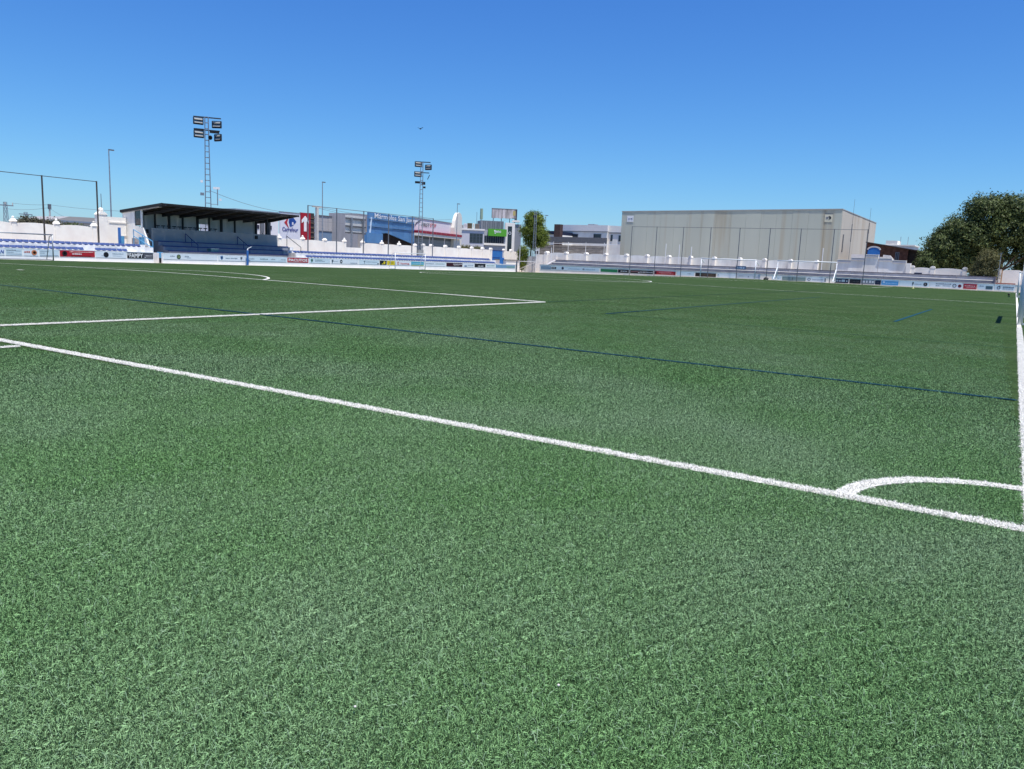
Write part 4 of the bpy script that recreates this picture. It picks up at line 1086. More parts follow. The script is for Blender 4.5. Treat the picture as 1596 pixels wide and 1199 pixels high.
MB().prism([(m_ - .13 * w, d - 2.75), (m_ + .13 * w, d - 2.75), (m_ + .13 * w, d - 1.25), (m_ + .36 * w, d - 1.55), (m_ + .36 * w, d - 1.1), (m_, d - .45), (m_ - .36 * w, d - 1.1), (m_ - .36 * w, d - 1.55), (m_ - .13 * w, d - 1.25)], -.09, -.055).build("arrow", WHITE_PAINT, t)
squiggle(t, a + .15, b - .3, d - 3.05, .18, PWHITE, 5); squiggle(t, a + .7, b - .4, d - 3.5, .16, (.6, .5, .5), 6)
MB().prism([(a + .2, d - 3.75), (a + .7, d - 3.75), (a + .45, d - 3.4)], -.09, -.055).build("emblem", WHITE_PAINT, t)
t = thing("shop_tower", "dark narrow tower of stacked shelves beside the red billboard", "tower", (-92.00, 72.18, 0), 90)
a, b, c, d = (10.27, 11.17, 3.09, 7.09)
MB().box(a + .02, b, .2, 1.6, -1, d).build("tower_body", mat("dark tower", (.05, .042, .038), .7, .4, 2), t)
for k in range(5): MB().box(a + .1, b + .04, .1, .3, c + .3 + k * .72, c + .42 + k * .72).build("shelf", ink((.16, .12, .08)), t)
t = thing("hall", "grey corrugated hall with a blue lower band behind the lamp post", "building", (-103.00, 94.08, 0), 93)
a, b, c, d = (0.15, 14.17, 5.09, 7.68)
nn = 9
for k in range(nn):
    x0 = a + (b - a) * k / nn; x1 = a + (b - a) * (k + 1) / nn
    MB().box(x0 + .01, x1 - .01, random.uniform(0, .03), .3, 4.95, 7.45).build("cladding_panel", CLAD, t)
MB().box(a, b, -.08, .3, 7.452, 7.6).build("roof_edge", POST_GREY, t); MB().box(a, b, .05, 6, -1, 7.4).build("wall_core", CLAD, t)
MB().box(a + .4, b, -.1, .04, 4.8, 4.94).build("drip_band", POST_GREY, t); MB().box(a + .4, b, -.04, .045, 2.4, 4.79).build("lower_band", ink((.17, .25, .36)), t)
BLUEF = mat("blue glossy facade", (.075, .20, .40), .35, .12, .6, spec=.5)
BLUEF2 = mat("lighter blue facade panel", (.10, .24, .45), .35, .12, .6)
t = thing("marble_showroom", "blue slanted showroom facade with white rooftop lettering", "building", (-96.00, 99.81, 0), 102)
tl, tr = (-0.1, 8.46), (16.96, 8.66)
bl = (-1.09, 4.77); nt = (4.33, 5.45); br = (17.19, 3.43); nb = (4.38, 3.54)
hs = 8.45
def lerp(p_, q_, f): return (p_[0] + (q_[0] - p_[0]) * f, p_[1] + (q_[1] - p_[1]) * f)
# facade in vertical panels, cut by the sloping dark opening
uL = -.2; uR = tr[0]; n = 8
for k in range(n):
    x0 = uL + (uR - uL) * k / n + .012; x1 = uL + (uR - uL) * (k + 1) / n - .012
    def low(x): return 5.45 + (3.45 - 5.45) * (x - nt[0]) / (uR - nt[0]) if x > nt[0] else 4.95
    MB().prism([(x0, low(x0 + .001)), (x1, low(x1) if x1 > nt[0] or x0 <= nt[0] else 5), (x1, hs), (x0, hs)], random.uniform(-.02, .0), .3).build("facade_panel", BLUEF if k % 3 else BLUEF2, t)
MB().box(-1.2, nt[0] - .02, -.3, .2, 3.2, 4.93).build("lower_blue_box", BLUEF2, t)
MB().box(-1.2, nt[0] + .05, -.4, .2, 3.0, 3.19).build("dark_sill", POST_GREY, t)
MB().prism([(nt[0], -1), (uR, -1), (uR, 3.5), (nt[0], 5.5)], .35, 2).build("dark_entrance", mat("dark brown timber wall", (.035, .022, .017), .9, .3, 2), t)
MB().bar((.55, -.1, 7.6), (.1, -.1, 4.95), .32, .1).build("slanted_edge", ink((.55, .65, .75)), t)
MB().box(uL, uR, 2.1, 8, -1, hs - .3).build("wall_core", CLAD, t)
MB().box(uL, uR, -.12, -.03, 5.95, 6.0).build("facade_rail", NAVY_M, t); MB().box(uL, uR, -.12, -.03, 7.2, 7.25).build("facade_rail", NAVY_M, t)
x0, x1 = 1.44, 16.44
lettering("Mármoles San Javier", t, x0, 7.28, x1 - x0 + 1.2, 1.1, PWHITE, -.25, .012, .0)
# tyre workshop
t = thing("tyre_workshop", "white workshop with a red canopy band and three grey shutters", "building", (-99.53, 116.45, 0), 105)
uR = 23.67
MB().box(0.02, uR, .2, 8, -1, 8.5).build("wall", mat("white workshop render", (.74, .72, .74), .7, .06), t); MB().box(0.02, uR, .1, 8, 8.502, 8.65).build("roof_edge", GALV, t)
MB().box(.05, uR - 1.0, -1.2, .19, 5.7, 6.2).build("red_canopy", ink((.30, .012, .03)), t)
for k in range(9): MB().box(.3 + k * 2.6, .34 + k * 2.6, -1.23, -1.2, 5.7, 6.2).build("canopy_seam", ink((.5, .25, .25)), t)
MB().box(.05, uR - 1.1, -1.1, .19, 5.2, 5.69).build("canopy_soffit_band", WHITE, t)
for x0, x1 in ((0.61, 7.37), (8.2, 15.43), (16.34, 23.12)):
    po = MB().box(x0, x1, .1, .19, -1, 5.15).build("shutter", ink((.27, .29, .29)), t)
    for q in range(9): MB().box(x0, x1, .06, .099, .4 + q * .52, .46 + q * .52).build("shutter_slat", ink((.21, .22, .22)), po)
    MB().box(x0, x1, .02, .09, 4.7, 5.1).build("shutter_box", ink((.1, .11, .12)), po)
a, b, c, d = (3.66, 7.82, 7.09, 7.82)
lettering("FIRST", t, a, c, b - a, d - c, (.03, .03, .05), .14, .012, .15)
a, b, c, d = (7.93, 11.17, 7.2, 7.9)
lettering("STOP", t, a, c, b - a, d - c, (.5, .03, .06), .14, .012, .15)
a, b, c, d = (0.58, 3.18, 6.94, 8.1)
sw = MB()
for k in range(7):
    f, g = k / 7, (k + 1) / 7
    sw.prism([(a + (b - a) * f, c + (d - c) * f ** .5), (a + (b - a) * g, c + (d - c) * g ** .5), (a + (b - a) * g, c + (d - c) * g ** .5 + .16), (a + (b - a) * f, c + (d - c) * f ** .5 + .16)], .12, .19)
sw.build("swoosh", ink((.03, .03, .04)), t)
a, b, c, d = (19.39, 23.99, 5.39, 11.01)
w = b - a
po = MB().prism([(a, -1), (b, -1), (b, d - 1.1), (b - .12 * w, d - .35), (b - .32 * w, d), (b - .52 * w, d - .12), (b - .72 * w, d - .8), (b - .88 * w, d - 1.9), (a, d - 3.4)], -.6, .15).build("curved_tower", mat("cream tower render", (.72, .68, .60), .8, .06), t)
# house
t = thing("house", "white house with a large dark grid window and roof units", "house", (-112.00, 147.93, 0), 34)
a, b = 0, 5.96
MB().box(a, b, 0, 8, -1, 7.75).build("wall", mat("pale lilac render", (.60, .59, .62), .8, .05), t); MB().box(a - .15, b + .15, -.2, 8, 7.752, 8.1).build("roof_edge", WHITE, t)
a, b, c, d = (2.65, 5.74, 4.83, 7.05)
po = MB().box(a, b, -.05, -.002, c, d).build("window", ink((.12, .14, .17)), t)
for i in range(4):
    for j in range(3):
        MB().box(a + (b - a) * i / 4 + .05, a + (b - a) * (i + 1) / 4 - .05, -.07, -.052, c + (d - c) * j / 3 + .05, c + (d - c) * (j + 1) / 3 - .05).build("pane", GLASS_DARK, po)
MB().box(.15, .75, -.25, -.002, 5.6, 6.6).build("wall_unit", POST_GREY, t)
for (a, b, c, d), col, lb in (((0.32, 1.07, 8.1, 8.98), (.35, .35, .36), "small grey roof unit, leftmost on the white house"), ((1.14, 1.96, 8.21, 9.31), (.62, .6, .64), "pale box shaped roof unit on the white house"), ((1.99, 3.1, 8.25, 9.43), (.13, .10, .06), "brown rusty roof unit on the white house"), ((3.24, 3.61, 8.36, 9.39), (.7, .68, .62), "narrow cream roof cabinet on the white house"), ((3.76, 4.82, 8.32, 9.35), (.2, .17, .15), "dark cluttered roof unit nearest the grey upper block")):
    q = thing("roof_unit", lb, "roof unit", (-112.00, 147.93, 0), 34, "units on the white house roof")
    MB().box(a, b, 1.5, 2.6, 8.1, max(d, 8.9)).build("casing", ink(col), q); MB().box(a + .1, b - .1, 1.46, 1.499, 8.3, max(d, 8.9) - .2).build("grille", ink(tuple(v * .6 for v in col)), q)
t = thing("green_sign_building", "grey two storey shop with a bright green sign and dark glazing", "building", (-112.00, 158.35, 0), 46)
w = 5.59
MB().box(-.3, w, .1, 8, -1, 8.3).build("wall", ink((.42, .43, .46)), t)
a, b, c, d = (-0.66, 5.15, 8.43, 10.44)
nn = 10
for k in range(nn): MB().box(a + (b - a) * k / nn + .03, a + (b - a) * (k + 1) / nn - .03, .55, 5, 8.302, d + .1).build("upper_rib_panel", ink((.16, .17, .19) if k % 2 else (.19, .2, .22)), t)
a, b, c, d = (1.09, 5.71, 6.86, 8.6)
po = MB().box(a, b, -.5, .09, c, d).build("green_sign", ink((.10, .36, .035)), t)
h_ = d - c
lettering("geno", po, a + (b - a) * .33, c + h_ * .32, (b - a) * .36, h_ * .46, PWHITE, -.52, .03)
MB().disc(a + (b - a) * .35, c + h_ * .72, h_ * .12, -.54, -.505).build("emblem", WHITE_PAINT, po)
a, b, c, d = (0.23, 5.21, 5.12, 6.89)
nn = 9
for k in range(nn):
    MB().box(a + (b - a) * k / nn + .03, a + (b - a) * (k + 1) / nn - .03, .02, .098, c, d).build("glazing", GLASS_DARK, t)
MB().box(-.2, w + .2, -.3, .09, c - .5, c - .02).build("plinth_band", WHITE, t)
t = thing("portal_frame", "white portal frame around a tall dark strip with a round emblem", "building", (-114.00, 171.19, 0), 36)
a, b, c, d = (-0.03, 2.48, 4.74, 10.73)
i0, i1, i2, i3 = (0.64, 1.77, 5.31, 9.83)
MB().box(a, i0, -.2, 3, -1, d).build("frame_jamb", WHITE, t); MB().box(i1, b, -.2, 3, -1, d).build("frame_jamb", WHITE, t); MB().box(i0 + .002, i1 - .002, -.2, 3, i3, d - .001).build("frame_head", WHITE, t)
MB().box(i0 + .002, i1 - .002, -.1, 3, -1, i3 - .002).build("dark_strip", GLASS_DARK, t)
MB().ring((i0 + i1) / 2, i3 - 1.75, .38, .12, -.2, -.105).build("emblem", WHITE_PAINT, t)
MB().box(b + .002, b + 1.7, .3, 3, -1, d - .3).build("grey_return", ink((.24, .25, .27)), t); MB().box(b - .6, b + 1.2, -.1, 3, d + .3, d + .7).build("roof_slab", WHITE, t)
t = thing("rooftop_billboard", "old peeling billboard with streaked grey face on a rooftop", "billboard", (-118.00, 170.88, 0), 42)
a, b, c, d = (-0.07, 6.23, 11.85, 14.4)
PEEL = mat("peeling poster", (.52, .47, .47), .8, .5, 1.3, tint=(.3, .27, .26), streak=.12)
nn = 7
for k in range(nn): MB().box(a + (b - a) * k / nn + .01, a + (b - a) * (k + 1) / nn - .01, 0, .06, c + random.uniform(0, .5), d - .12).build("poster_strip", PEEL, t)
MB().box(a - .1, b + .1, .07, .2, c + .1, d - .05).build("backing", ink((.2, .18, .17)), t); MB().box(a - .15, b + .15, -.05, .25, d - .1, d + .02).build("frame", ink((.25, .22, .2)), t); MB().box(b + .1, b + .35, -.05, 1.2, c - .3, d).build("dark_side", ink((.05, .05, .06)), t)
MB().box(b - .75, b - .1, -.03, -.003, c + .9, d - .5).build("yellow_patch", ink((.4, .33, .12)), t)
for f in (.06, .4, .75, .97): MB().box(a + (b - a) * f - .08, a + (b - a) * f + .08, .1, .25, 8.3, c + .2).build("leg", STEEL_DARK, t)
t = thing("cell_mast", "telecom mast with a pale green antenna drum on the rooftops", "mast", (-118, 165.8, 6))
MB().tube((0, 0, 0), (0, 0, 7.6), .12, .07, 6).tube((-.9, -.7, 2), (-.9, -.7, 7.0), .05, .05, 5).build("pole", POST_GREY, t); MB().tube((.05, 0, 5.2), (.05, 0, 7.9), .38, .36, 10).build("antenna_drum", ink((.28, .36, .26)), t)
t = thing("van", "green and white delivery van parked below the grey shop", "van", (-92, 130.27, -.6), 100)
GV = ink((.08, .34, .22))
MB().prism([(-2.1, .4), (2.1, .4), (2.1, 1.3), (1.35, 2.4), (-2.1, 2.5)], -.9, .9).build("body", GV, t); MB().prism([(1.32, 1.4), (1.95, 1.4), (1.35, 2.25)], -.92, .92).build("windscreen", GLASS_DARK, t)
for sx in (-1.35, 1.35):
    for sy in (-.85, .85): MB().tube((sx, sy - .1, .38), (sx, sy + .1, .38), .38, n=12).build("wheel", PLASTIC_DARK, t)
MB().box(-1.6, .6, -.915, -.9, 2.0, 2.4).build("white_stripe", WHITE_PAINT, t)

# roadside billboard seen from behind
t = thing("billboard", "grey billboard seen from behind on two tall posts", "billboard", (-76.50, 74.06, 0), 96)
a, b, c, d = (-0.04, 4.25, 3.9, 6.33)
nn = 6
for k in range(nn): MB().box(a + (b - a) * k / nn + .01, a + (b - a) * (k + 1) / nn - .01, .12, .2, c, d).build("back_sheet", ink((.58, .57, .55)), t)
for z in (c + .02, c + (d - c) * .36, c + (d - c) * .78): MB().box(a - .05, b + .05, -.02, .118, z, z + .2).build("cross_beam", ink((.10, .10, .11)), t)
for f in (0.97, 3.58): MB().box(f - .12, f + .12, -.2, -.022, -1, d - .3).build("post", GALV, t)

# ------------------------------------------------------------------ left skyline
t = thing("shed", "long low shed with a grey roof behind the left wall", "building", (-120.00, 56.67, 0), 88)
MB().box(1.5, 14.5, .5, 10, -1, 4.1).build("wall", mat("lilac white render", (.66, .65, .68), .8, .06), t)
MB().prism([(1.3, 4.102), (14.8, 4.102), (14.8, 5.1), (4.4, 5.0)], 0, 10).build("roof", ink((.36, .34, .32)), t); MB().box(1.3, 14.8, -.05, -.002, 4.15, 4.4).build("gutter", ink((.2, .24, .3)), t)
for u in (3.0, 8.4, 10.6): MB().box(u, u + .6, -.02, .498, 1.6, 4.1).build("pilaster", WHITE, t)
def lattice(mb, base, top, z0, z1, n, r=.03, tri=False):
    """square lattice tower, tapering"""
    def c(z, k):
        w = base + (top - base) * (z - z0) / (z1 - z0)
        return Vector(((-1, 1, 1, -1)[k] * w / 2, (-1, -1, 1, 1)[k] * w / 2, z))
    for k in range(4): mb.bar(c(z0, k), c(z1, k), r * 1.7)
    for i in range(n):
        za = z0 + (z1 - z0) * i / n; zb = z0 + (z1 - z0) * (i + 1) / n
        for k in range(4):
            mb.bar(c(zb, k), c(zb, (k + 1) % 4), r)
            if tri: mb.bar(c(za, k), c(zb, (k + 1) % 4) if i % 2 else c(zb, (k + 1) % 4), r * .8)
    return mb
for px_, y_, zt, lb, arms in ((0, 71.46, 8.1, "lattice power pylon at the left picture edge", (.5, 1)), (1, 75.0, 6.5, "low wide armed power pylon behind the left wall", (.5,))):
    t = thing("power_pylon", lb, "pylon", (-160, y_, -.6), 0, "power pylons on the left skyline")
    lattice(MB(), .85, .42, 0, zt + .6, 9, .04, True).build("lattice_body", GALV, t)
    if px_ == 0:
        MB().bar((0, -1.4, zt), (0, 1.4, zt), .18).build("crossarm", GALV, t)
        for s in (-1.3, 0, 1.3): MB().tube((0, s, zt), (0, s, zt + .55), .09, n=6).build("insulator", CONCRETE, t)
    else:
        MB().bar((0, -2.1, zt - .9), (0, 2.1, zt - .9), .16).build("crossarm", GALV, t); MB().bar((0, -1.2, zt + .2), (0, 1.2, zt + .2), .16).build("crossarm", GALV, t)
        for s in (-2, -1, 1, 2): MB().tube((0, s, zt - .9), (0, s, zt - 1.3), .09, n=6).build("insulator", CONCRETE, t)
t = thing("utility_pole", "concrete utility pole with a dark top between the pylons and the shed", "utility pole", (-150, 74.2, -.6))
MB().tube((0, 0, 0), (0, 0, 8.2), .2, .15, 8).build("pole", CONCRETE, t); MB().box(-.2, .2, -.22, .22, 7.6, 8.5).build("transformer", POST_GREY, t)
t = thing("utility_pole", "square concrete utility pole with a crossarm beside the grey hall", "utility pole", (-89, 80.85, -.6))
MB().box(-.2, .2, -.16, .16, 0, 8.4).build("pole", CONCRETE, t); MB().box(-.12, .12, -.9, .9, 8.402, 8.6).build("crossarm", CONCRETE, t)
def cable(label, a, b, sag, r=.022):
    a, b = Vector(a), Vector(b); mb = MB(); n = 14; q0 = a
    for i in range(1, n + 1):
        f = i / n; q = a.lerp(b, f) - Vector((0, 0, sag * 4 * f * (1 - f)))
        mb.tube(q0 - a, q - a, r, n=4); q0 = q
    o = mb.build("power_cable", POST_GREY, None, loc=tuple(a)); tag(o, label, "cable", "overhead cables")
cable("upper power cable from the edge pylon to the concrete pole", (-160, 72.8, 8.0), (-150, 74.2, 7.8), .15)
cable("lower power cable from the edge pylon to the concrete pole", (-160, 71.5, 6.9), (-150, 74.2, 7.3), .3)
cable("upper power cable from the concrete pole towards the grandstand", (-150, 74.2, 7.8), (-95, 60, 5.6), .3)
cable("lower power cable from the concrete pole down to the shed", (-150, 74.2, 7.2), (-121, 62.5, 4.6), .3)
cable("cable from the utility pole along the street to the tyre workshop", (-89, 80.85, 7.9), (-97, 125, 8.8), .8)
cable("second cable from the utility pole along the street", (-89, 81.2, 7.7), (-99, 118, 7.8), .6)
cable("cable from the grandstand mast down to the hall roof", (-77.5, 53.5, 7.6), (-92, 79, 6.9), .5)
cable("cable crossing the rooftops from the tyre workshop tower to the rooftop billboard", (-100.5, 140, 9.6), (-116, 176, 12.0), .6)
def lamp(label, x, y, h, arm, r=.09):
    t = thing("street_lamp", label, "street lamp", (x, y, -.6), 0, "street lamps beyond the walls")
    MB().tube((0, 0, 0), (0, 0, h + .6), r, r * .6, 8).build("pole", GALV, t)
    MB().box(-.12, .12, min(0, arm), max(0, arm), h + .56, h + .68).build("lamp_head", POST_GREY, t)
lamp("tall lamp post between the left fence and the grandstand", -84, 45.85, 11.2, .55)
lamp("tall lamp post rising before the grey corrugated hall", -86, 79.0, 11.2, .5)
lamp("lamp post rising beside the curved cream tower", -92, 119.98, 11.4, .7)
lamp("thin lamp post on the skyline right of the corner tree", -81.1, 135, 10.3, .8, .07)
o = MB().tube((0, 0, 0), (0, 0, 7.2), .05, .03, 6).build("thin_mast", POST_GREY, None, loc=(-82, 43.6, -.8)); tag(o, "thin bare antenna mast beside the ball topped pier", "antenna mast")

# ------------------------------------------------------------------ floodlight masts
def floodlamp(t, x, y, z, yaw, w=1.0, h=.72):
    """a framed pair of floodlights tilted down"""
    M = Matrix.Translation((x, y, z)) @ Matrix.Rotation(R(yaw), 4, 'Z')
    mb = MB()
    mb.mbox(M @ Matrix.Translation((-w / 2, 0, 0)), .07, .16, h); mb.mbox(M @ Matrix.Translation((w / 2, 0, 0)), .07, .16, h)
    mb.mbox(M @ Matrix.Translation((0, 0, h / 2)), w, .1, .06); mb.mbox(M @ Matrix.Translation((0, 0, -h / 2)), w, .1, .06)
    fr = mb.build("lamp_frame", STEEL_DARK, t)
    for dz in (.14, -.2):
        B = M @ Matrix.Translation((0, 0, dz)) @ Matrix.Rotation(R(-28), 4, 'X')
        MB().mbox(B, w * .88, .22, .24).build("lamp_housing", STEEL_DARK, fr)
        MB().mbox(B @ Matrix.Translation((0, -.115, 0)), w * .82, .012, .17).build("lamp_lens", LENS, fr)
def mast(label, x, y, z0, zt, wb, wt, lamps, bars, n):
    t = thing("floodlight_mast", label, "floodlight mast", (x, y, z0), math.degrees(math.atan2(-x, y + 4.9)), "lattice floodlight masts")
    lattice(MB(), wb, wt, 0, zt - z0, n, .043, False).build("lattice_body", GALV, t)
    for dx, dy, z, yaw in lamps: floodlamp(t, dx, dy, z - z0, yaw)
    for xa, xb, z in bars: MB().box(xa, xb, -.06, .06, z - z0 - .06, z - z0 + .06).build("crossarm", STEEL_DARK, t)
    return t
m1 = mast("tall lattice floodlight mast rising behind the grandstand", -77.5, 53.3, -.6, 15.45, .74, .34,
     [(-.85, -.1, 14.95, 12), (1.05, .1, 14.75, -24), (-.82, -.1, 13.55, 12), (1.15, 0, 13.35, -50)], [(-1.35, 1.5, 15.4), (-1.35, 1.35, 14.05)], 26)
MB().box(-1.3, -.3, -.15, .15, 14.5, 14.75).build("ballast_box", PLASTIC_DARK, m1); MB().box(.3, 1.3, -.1, .2, 14.4, 14.7).build("ballast_box", PLASTIC_DARK, m1)
MB().tube((.35, -.2, 13.9), (.35, -.45, 13.8), .22, .22, 10).build("siren", PLASTIC_DARK, m1)
MB().tube((1.0, 0, 6.6), (1.0, 0, 8.6), .05, n=6).tube((.3, 0, 6.7), (1.0, 0, 6.7), .03, n=5).build("antenna_bracket", GALV, m1)
MB().box(.55, 1.25, -.06, .06, 8.35, 8.6).build("antenna_panel", WHITE_PAINT, m1); MB().box(1.15, 1.4, -.1, .1, 7.1, 7.35).build("antenna_panel", WHITE_PAINT, m1); MB().box(-.75, -.5, -.1, .1, 9.0, 9.25).build("antenna_panel", WHITE_PAINT, m1); MB().box(-.8, -.4, -.1, .1, 7.6, 7.9).build("antenna_panel", GALV, m1)
m2 = mast("lattice floodlight mast over the long wall before the tyre workshop", -75.2, 88.12, -.6, 14.75, .66, .3,
     [(-.5, -.1, 14.45, 15), (.95, 0, 14.1, -35), (-.55, -.1, 13.05, 15)], [(-.9, 1.25, 14.8), (-.9, 1.1, 13.3), (-.95, .55, 11.95)], 24)
MB().box(-.95, -.25, -.12, .12, 12.35, 12.65).build("ballast_box", PLASTIC_DARK, m2); MB().box(.0, .55, -.12, .12, 12.2, 12.5).build("ballast_box", PLASTIC_DARK, m2)
MB().mbox(Matrix.Translation((1.0, 0, 13.3)) @ Matrix.Rotation(R(25), 4, 'Y'), .1, .3, .7).build("lamp_edge_on", STEEL_DARK, m2); MB().box(.25, .6, -.1, .1, 11.7, 11.95).build("ballast_box", PLASTIC_DARK, m2)
m3 = thing("lattice_mast", "short lattice mast standing before the corner tree", "mast", (-68.6, 110.0, -.6), 30)
lattice(MB(), .52, .30, 0, 9.8, 16, .035, True).build("lattice_body", GALV, m3); MB().box(-.45, .15, -.1, .1, 8.9, 9.3).build("ballast_box", PLASTIC_DARK, m3); MB().box(.1, .7, -.15, .15, 3.0, 3.5).build("ballast_box", PLASTIC_DARK, m3)

# ------------------------------------------------------------------ trees and shrubs
def leaf_cloud(lobes, n, size, flat=.75):
    """leaf clumps: small bent quads gathered in twig clusters through each lobe's outer volume"""
    tot = sum(r[0] * r[1] * r[2] for _, r in lobes)
    V, Fc = [], []
    for c, r in lobes:
        k = int(n * r[0] * r[1] * r[2] / tot)
        ncl = max(6, k // 26)
        d = rng.normal(size=(ncl, 3)); d /= np.linalg.norm(d, axis=1)[:, None]
        rad = rng.uniform(.45, 1.0, ncl) ** .5
        rad *= 1 + rng.normal(0, .13, ncl)
        cc = np.array(c) + d * rad[:, None] * np.array(r)
        ids = rng.integers(0, ncl, k)
        sp = size * 2.1
        pos = cc[ids] + rng.normal(0, 1, (k, 3)) * np.array([sp, sp, sp * .7])
        out = d[ids] + rng.normal(0, .7, (k, 3)); out[:, 2] += .35
        out /= np.linalg.norm(out, axis=1)[:, None]
        t1 = np.cross(out, rng.normal(size=(k, 3))); t1 /= np.linalg.norm(t1, axis=1)[:, None]
        t2 = np.cross(out, t1)
        s = size * rng.uniform(.6, 1.4, k)[:, None]
        a = pos - t1 * s; b = pos + t2 * s * .42; e = pos + t1 * s; f = pos - t2 * s * .42
        V.append(np.stack([a, b, e, f], 1).reshape(-1, 3))
    V = np.concatenate(V); m = len(V) // 4
    Fi = np.arange(m * 4).reshape(m, 4)
    me = bpy.data.meshes.new("crown")
    me.vertices.add(len(V)); me.vertices.foreach_set("co", V.astype(np.float32).ravel())
    me.loops.add(m * 4); me.loops.foreach_set("vertex_index", Fi.ravel().astype(np.int32))
    me.polygons.add(m); me.polygons.foreach_set("loop_start", (np.arange(m) * 4).astype(np.int32)); me.polygons.foreach_set("loop_total", np.full(m, 4, np.int32))
    me.update()
    return me
def tree(name, label, cat, base, lobes, n, size, lm, trunk_h, tr, stems=1):
    t = thing(name, label, cat, base)
    for s in range(stems):
        mb = MB(); x = (s - (stems - 1) / 2) * tr * 4
        top = Vector((x * 1.6, random.uniform(-.2, .2), trunk_h))
        mb.tube((x, 0, -.5), top, tr, tr * .65, 9)
        for c, r in lobes:
            c = Vector(c)
            if stems > 1 and (c.x - x) * x < 0: continue
            mid = top.lerp(c, .5) + Vector((random.uniform(-.3, .3), random.uniform(-.3, .3), -.2))
            mb.tube(top, mid, tr * .45, tr * .3, 6); mb.tube(mid, c, tr * .3, tr * .1, 5)
        mb.build("trunk", BARK, t)
    me = leaf_cloud(lobes, n, size); me.materials.append(lm)
    put("crown", me, t)
    return t
DARKLEAF = leaf_mat("dark olive foliage", (.034, .052, .016), (.135, .172, .055), .5)
OLIVE = leaf_mat("dry olive foliage", (.065, .07, .024), (.19, .18, .075), .9)
BRIGHT = leaf_mat("fresh green foliage", (.065, .105, .013), (.21, .26, .038), .8)
DRY = leaf_mat("dusty scrub foliage", (.05, .05, .03), (.14, .13, .08), .8)
tree("broad_tree", "big spreading dark green tree behind the right end of the far wall", "tree", (-3.2, 121, -.6),
     [((-5.6, 0, 5.6), (2.6, 3, 2.6)), ((-7.2, -.6, 4.2), (1.5, 2, 1.7)), ((-4.2, .5, 8.2), (2.7, 3, 2.2)), ((-1.2, 0, 10.6), (2.6, 3, 2.3)), ((-2.0, -1, 7.4), (2.6, 2.4, 2.2)), ((2.2, 0, 11.0), (2.6, 3, 2.0)), ((1.6, -.8, 8.4), (2.6, 2.5, 2.0)), ((5.4, 0, 9.6), (3.2, 3, 2.8)), ((4.8, .4, 6.4), (2.6, 2.6, 1.6)), ((-3.6, 0, 4.2), (2.4, 2.4, 1.7)), ((-6.4, .4, 7.0), (1.6, 2, 1.4)), ((-1.4, .5, 4.0), (2.0, 2.2, 1.5)), ((-5.9, 0, 3.0), (2.2, 2, 1.3)), ((-3.0, .6, 6.2), (2.6, 2.2, 2.4)), ((1.2, .6, 5.8), (2.0, 2.0, 1.5)), ((-2.6, 0, 11.4), (1.4, 1.4, 1.3)), ((.4, 0, 12.2), (1.3, 1.4, 1.0))], 95000, .165, DARKLEAF, 3.0, .34, 2)
tree("shade_tree", "second dark tree low behind the wall beyond the right goal post", "tree", (2.6, 124, -.6),
     [((-1.5, 0, 4.2), (2.4, 2, 1.6)), ((1.6, 0, 4.6), (2.8, 2, 2.2)), ((4.5, 0, 6.2), (3, 2, 2.6))], 17000, .18, DARKLEAF, 2.4, .25)
tree("olive_bush", "dry olive coloured bush spilling over the far wall by the lamp", "bush", (-3.7, 110.6, -.3),
     [((0, 0, 2.3), (1.5, .9, 1.5)), ((.3, 0, 3.9), (1.3, .9, 1.3)), ((-.9, 0, 1.6), (.8, .7, .9)), ((.9, .2, 2.8), (.8, .7, 1.3))], 15000, .085, OLIVE, 1.2, .1, 2)
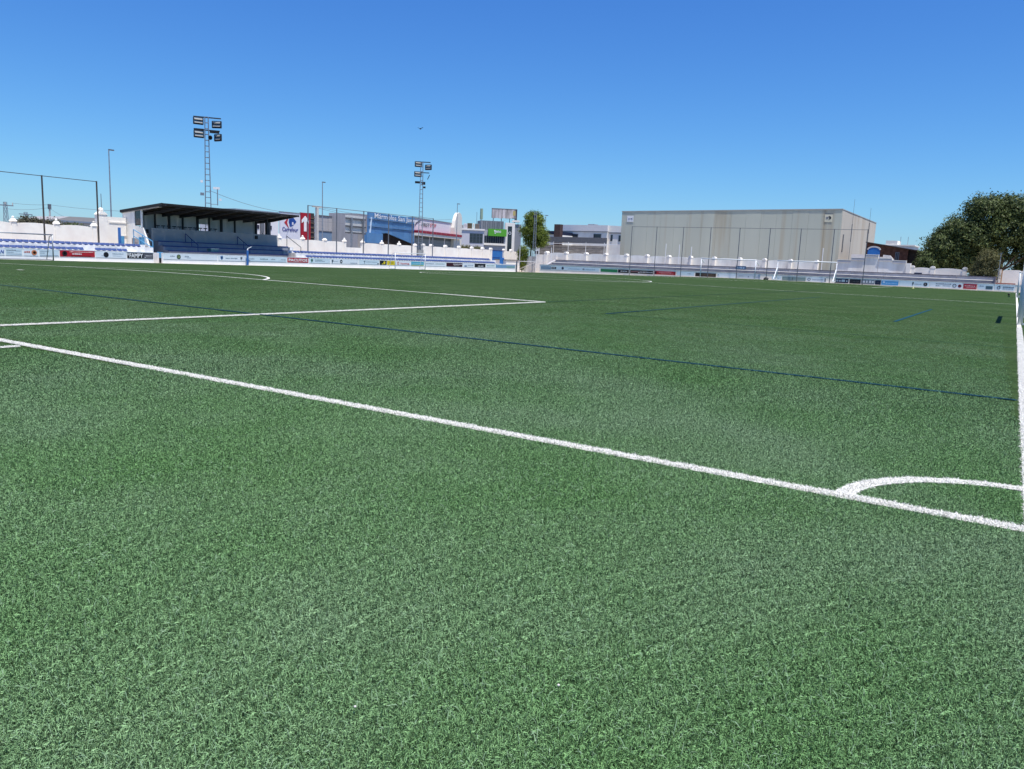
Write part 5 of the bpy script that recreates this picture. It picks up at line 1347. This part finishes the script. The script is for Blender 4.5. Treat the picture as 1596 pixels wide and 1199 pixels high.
tree("corner_tree", "tall fresh green tree in the far left corner of the ground", "tree", (-70.6, 112.3, -.6),
     [((.5, 0, 8.6), (1.5, 1.3, 1.5)), ((-.3, 0, 6.7), (1.8, 1.4, 1.4)), ((1.5, 0, 6.4), (1.6, 1.3, 1.5)), ((-.4, -.2, 8.9), (.9, .9, .9)), ((.3, 0, 5.0), (1.5, 1.2, 1.1)), ((2.3, 0, 5.2), (1.0, 1, 1.0))], 22000, .12, BRIGHT, 4.0, .16)
tree("corner_shrub", "climbing green shrub growing down the wall under the corner tree", "shrub", (-70.9, 110.0, -.5),
     [((.2, -.1, 3.0), (.95, .4, 1.2)), ((.1, -.2, 1.5), (.7, .35, 1.1)), ((.0, -.1, .8), (.4, .3, .7))], 8000, .085, BRIGHT, .8, .06)
tree("scrub_bush", "pale dry bush behind the left wall below the utility pole", "bush", (-96, 44.64, -.6), [((0, -1.2, 3.7), (1, 1.5, .75)), ((0, 1.2, 3.6), (1, 1.3, .7))], 5000, .12, DRY, 2.4, .09)
tree("scrub_bush", "dark low bush behind the left wall beside the shed", "bush", (-96, 48.18, -.6), [((0, 0, 3.35), (1, 1.6, .6))], 3500, .12, DARKLEAF, 2.2, .09)
for (ya, yb), lb in (((125.56, 129.12), "longer clipped hedge above the wall before the white house"), ((130.03, 131.88), "shorter clipped hedge above the wall before the white house")):
    tree("hedge", lb, "hedge", (-95, (ya + yb) / 2, -.6), [((0, -(yb - ya) * .25, 3.4), (.6, (yb - ya) * .28, .8)), ((0, (yb - ya) * .25, 3.4), (.6, (yb - ya) * .28, .8))], 3000, .14, OLIVE, 2.4, .08)
tree("scrub_plant", "dark green leafy plant beside the brown brick building", "plant", (-10.9, 115.0, -.5), [((0, 0, 3.4), (.8, .6, 1.0)), ((.9, 0, 3.0), (.7, .6, .7))], 3000, .13, DARKLEAF, 1.6, .06)
lamp("slim lamp post standing in front of the olive bush", -2.1, 109.6, 4.4, .3, .05)
t = thing("bird", "small dark bird gliding high in the sky", "bird", (-30.0, 31.79, 8.49), 20)
MB().dome((0, 0, 0), .045, 8, 6, .8, True).tube((0, -.04, 0), (0, -.14, .0), .03, .012, 6).tube((0, .04, 0), (0, .16, -.01), .035, .005, 6).build("body", PLASTIC_DARK, t, True)
for s in (-1, 1): MB().prism([(0, 0), (s * .10, .05), (s * .17, .07), (s * .10, .03)], -.05, .03).build("wing", PLASTIC_DARK, t)
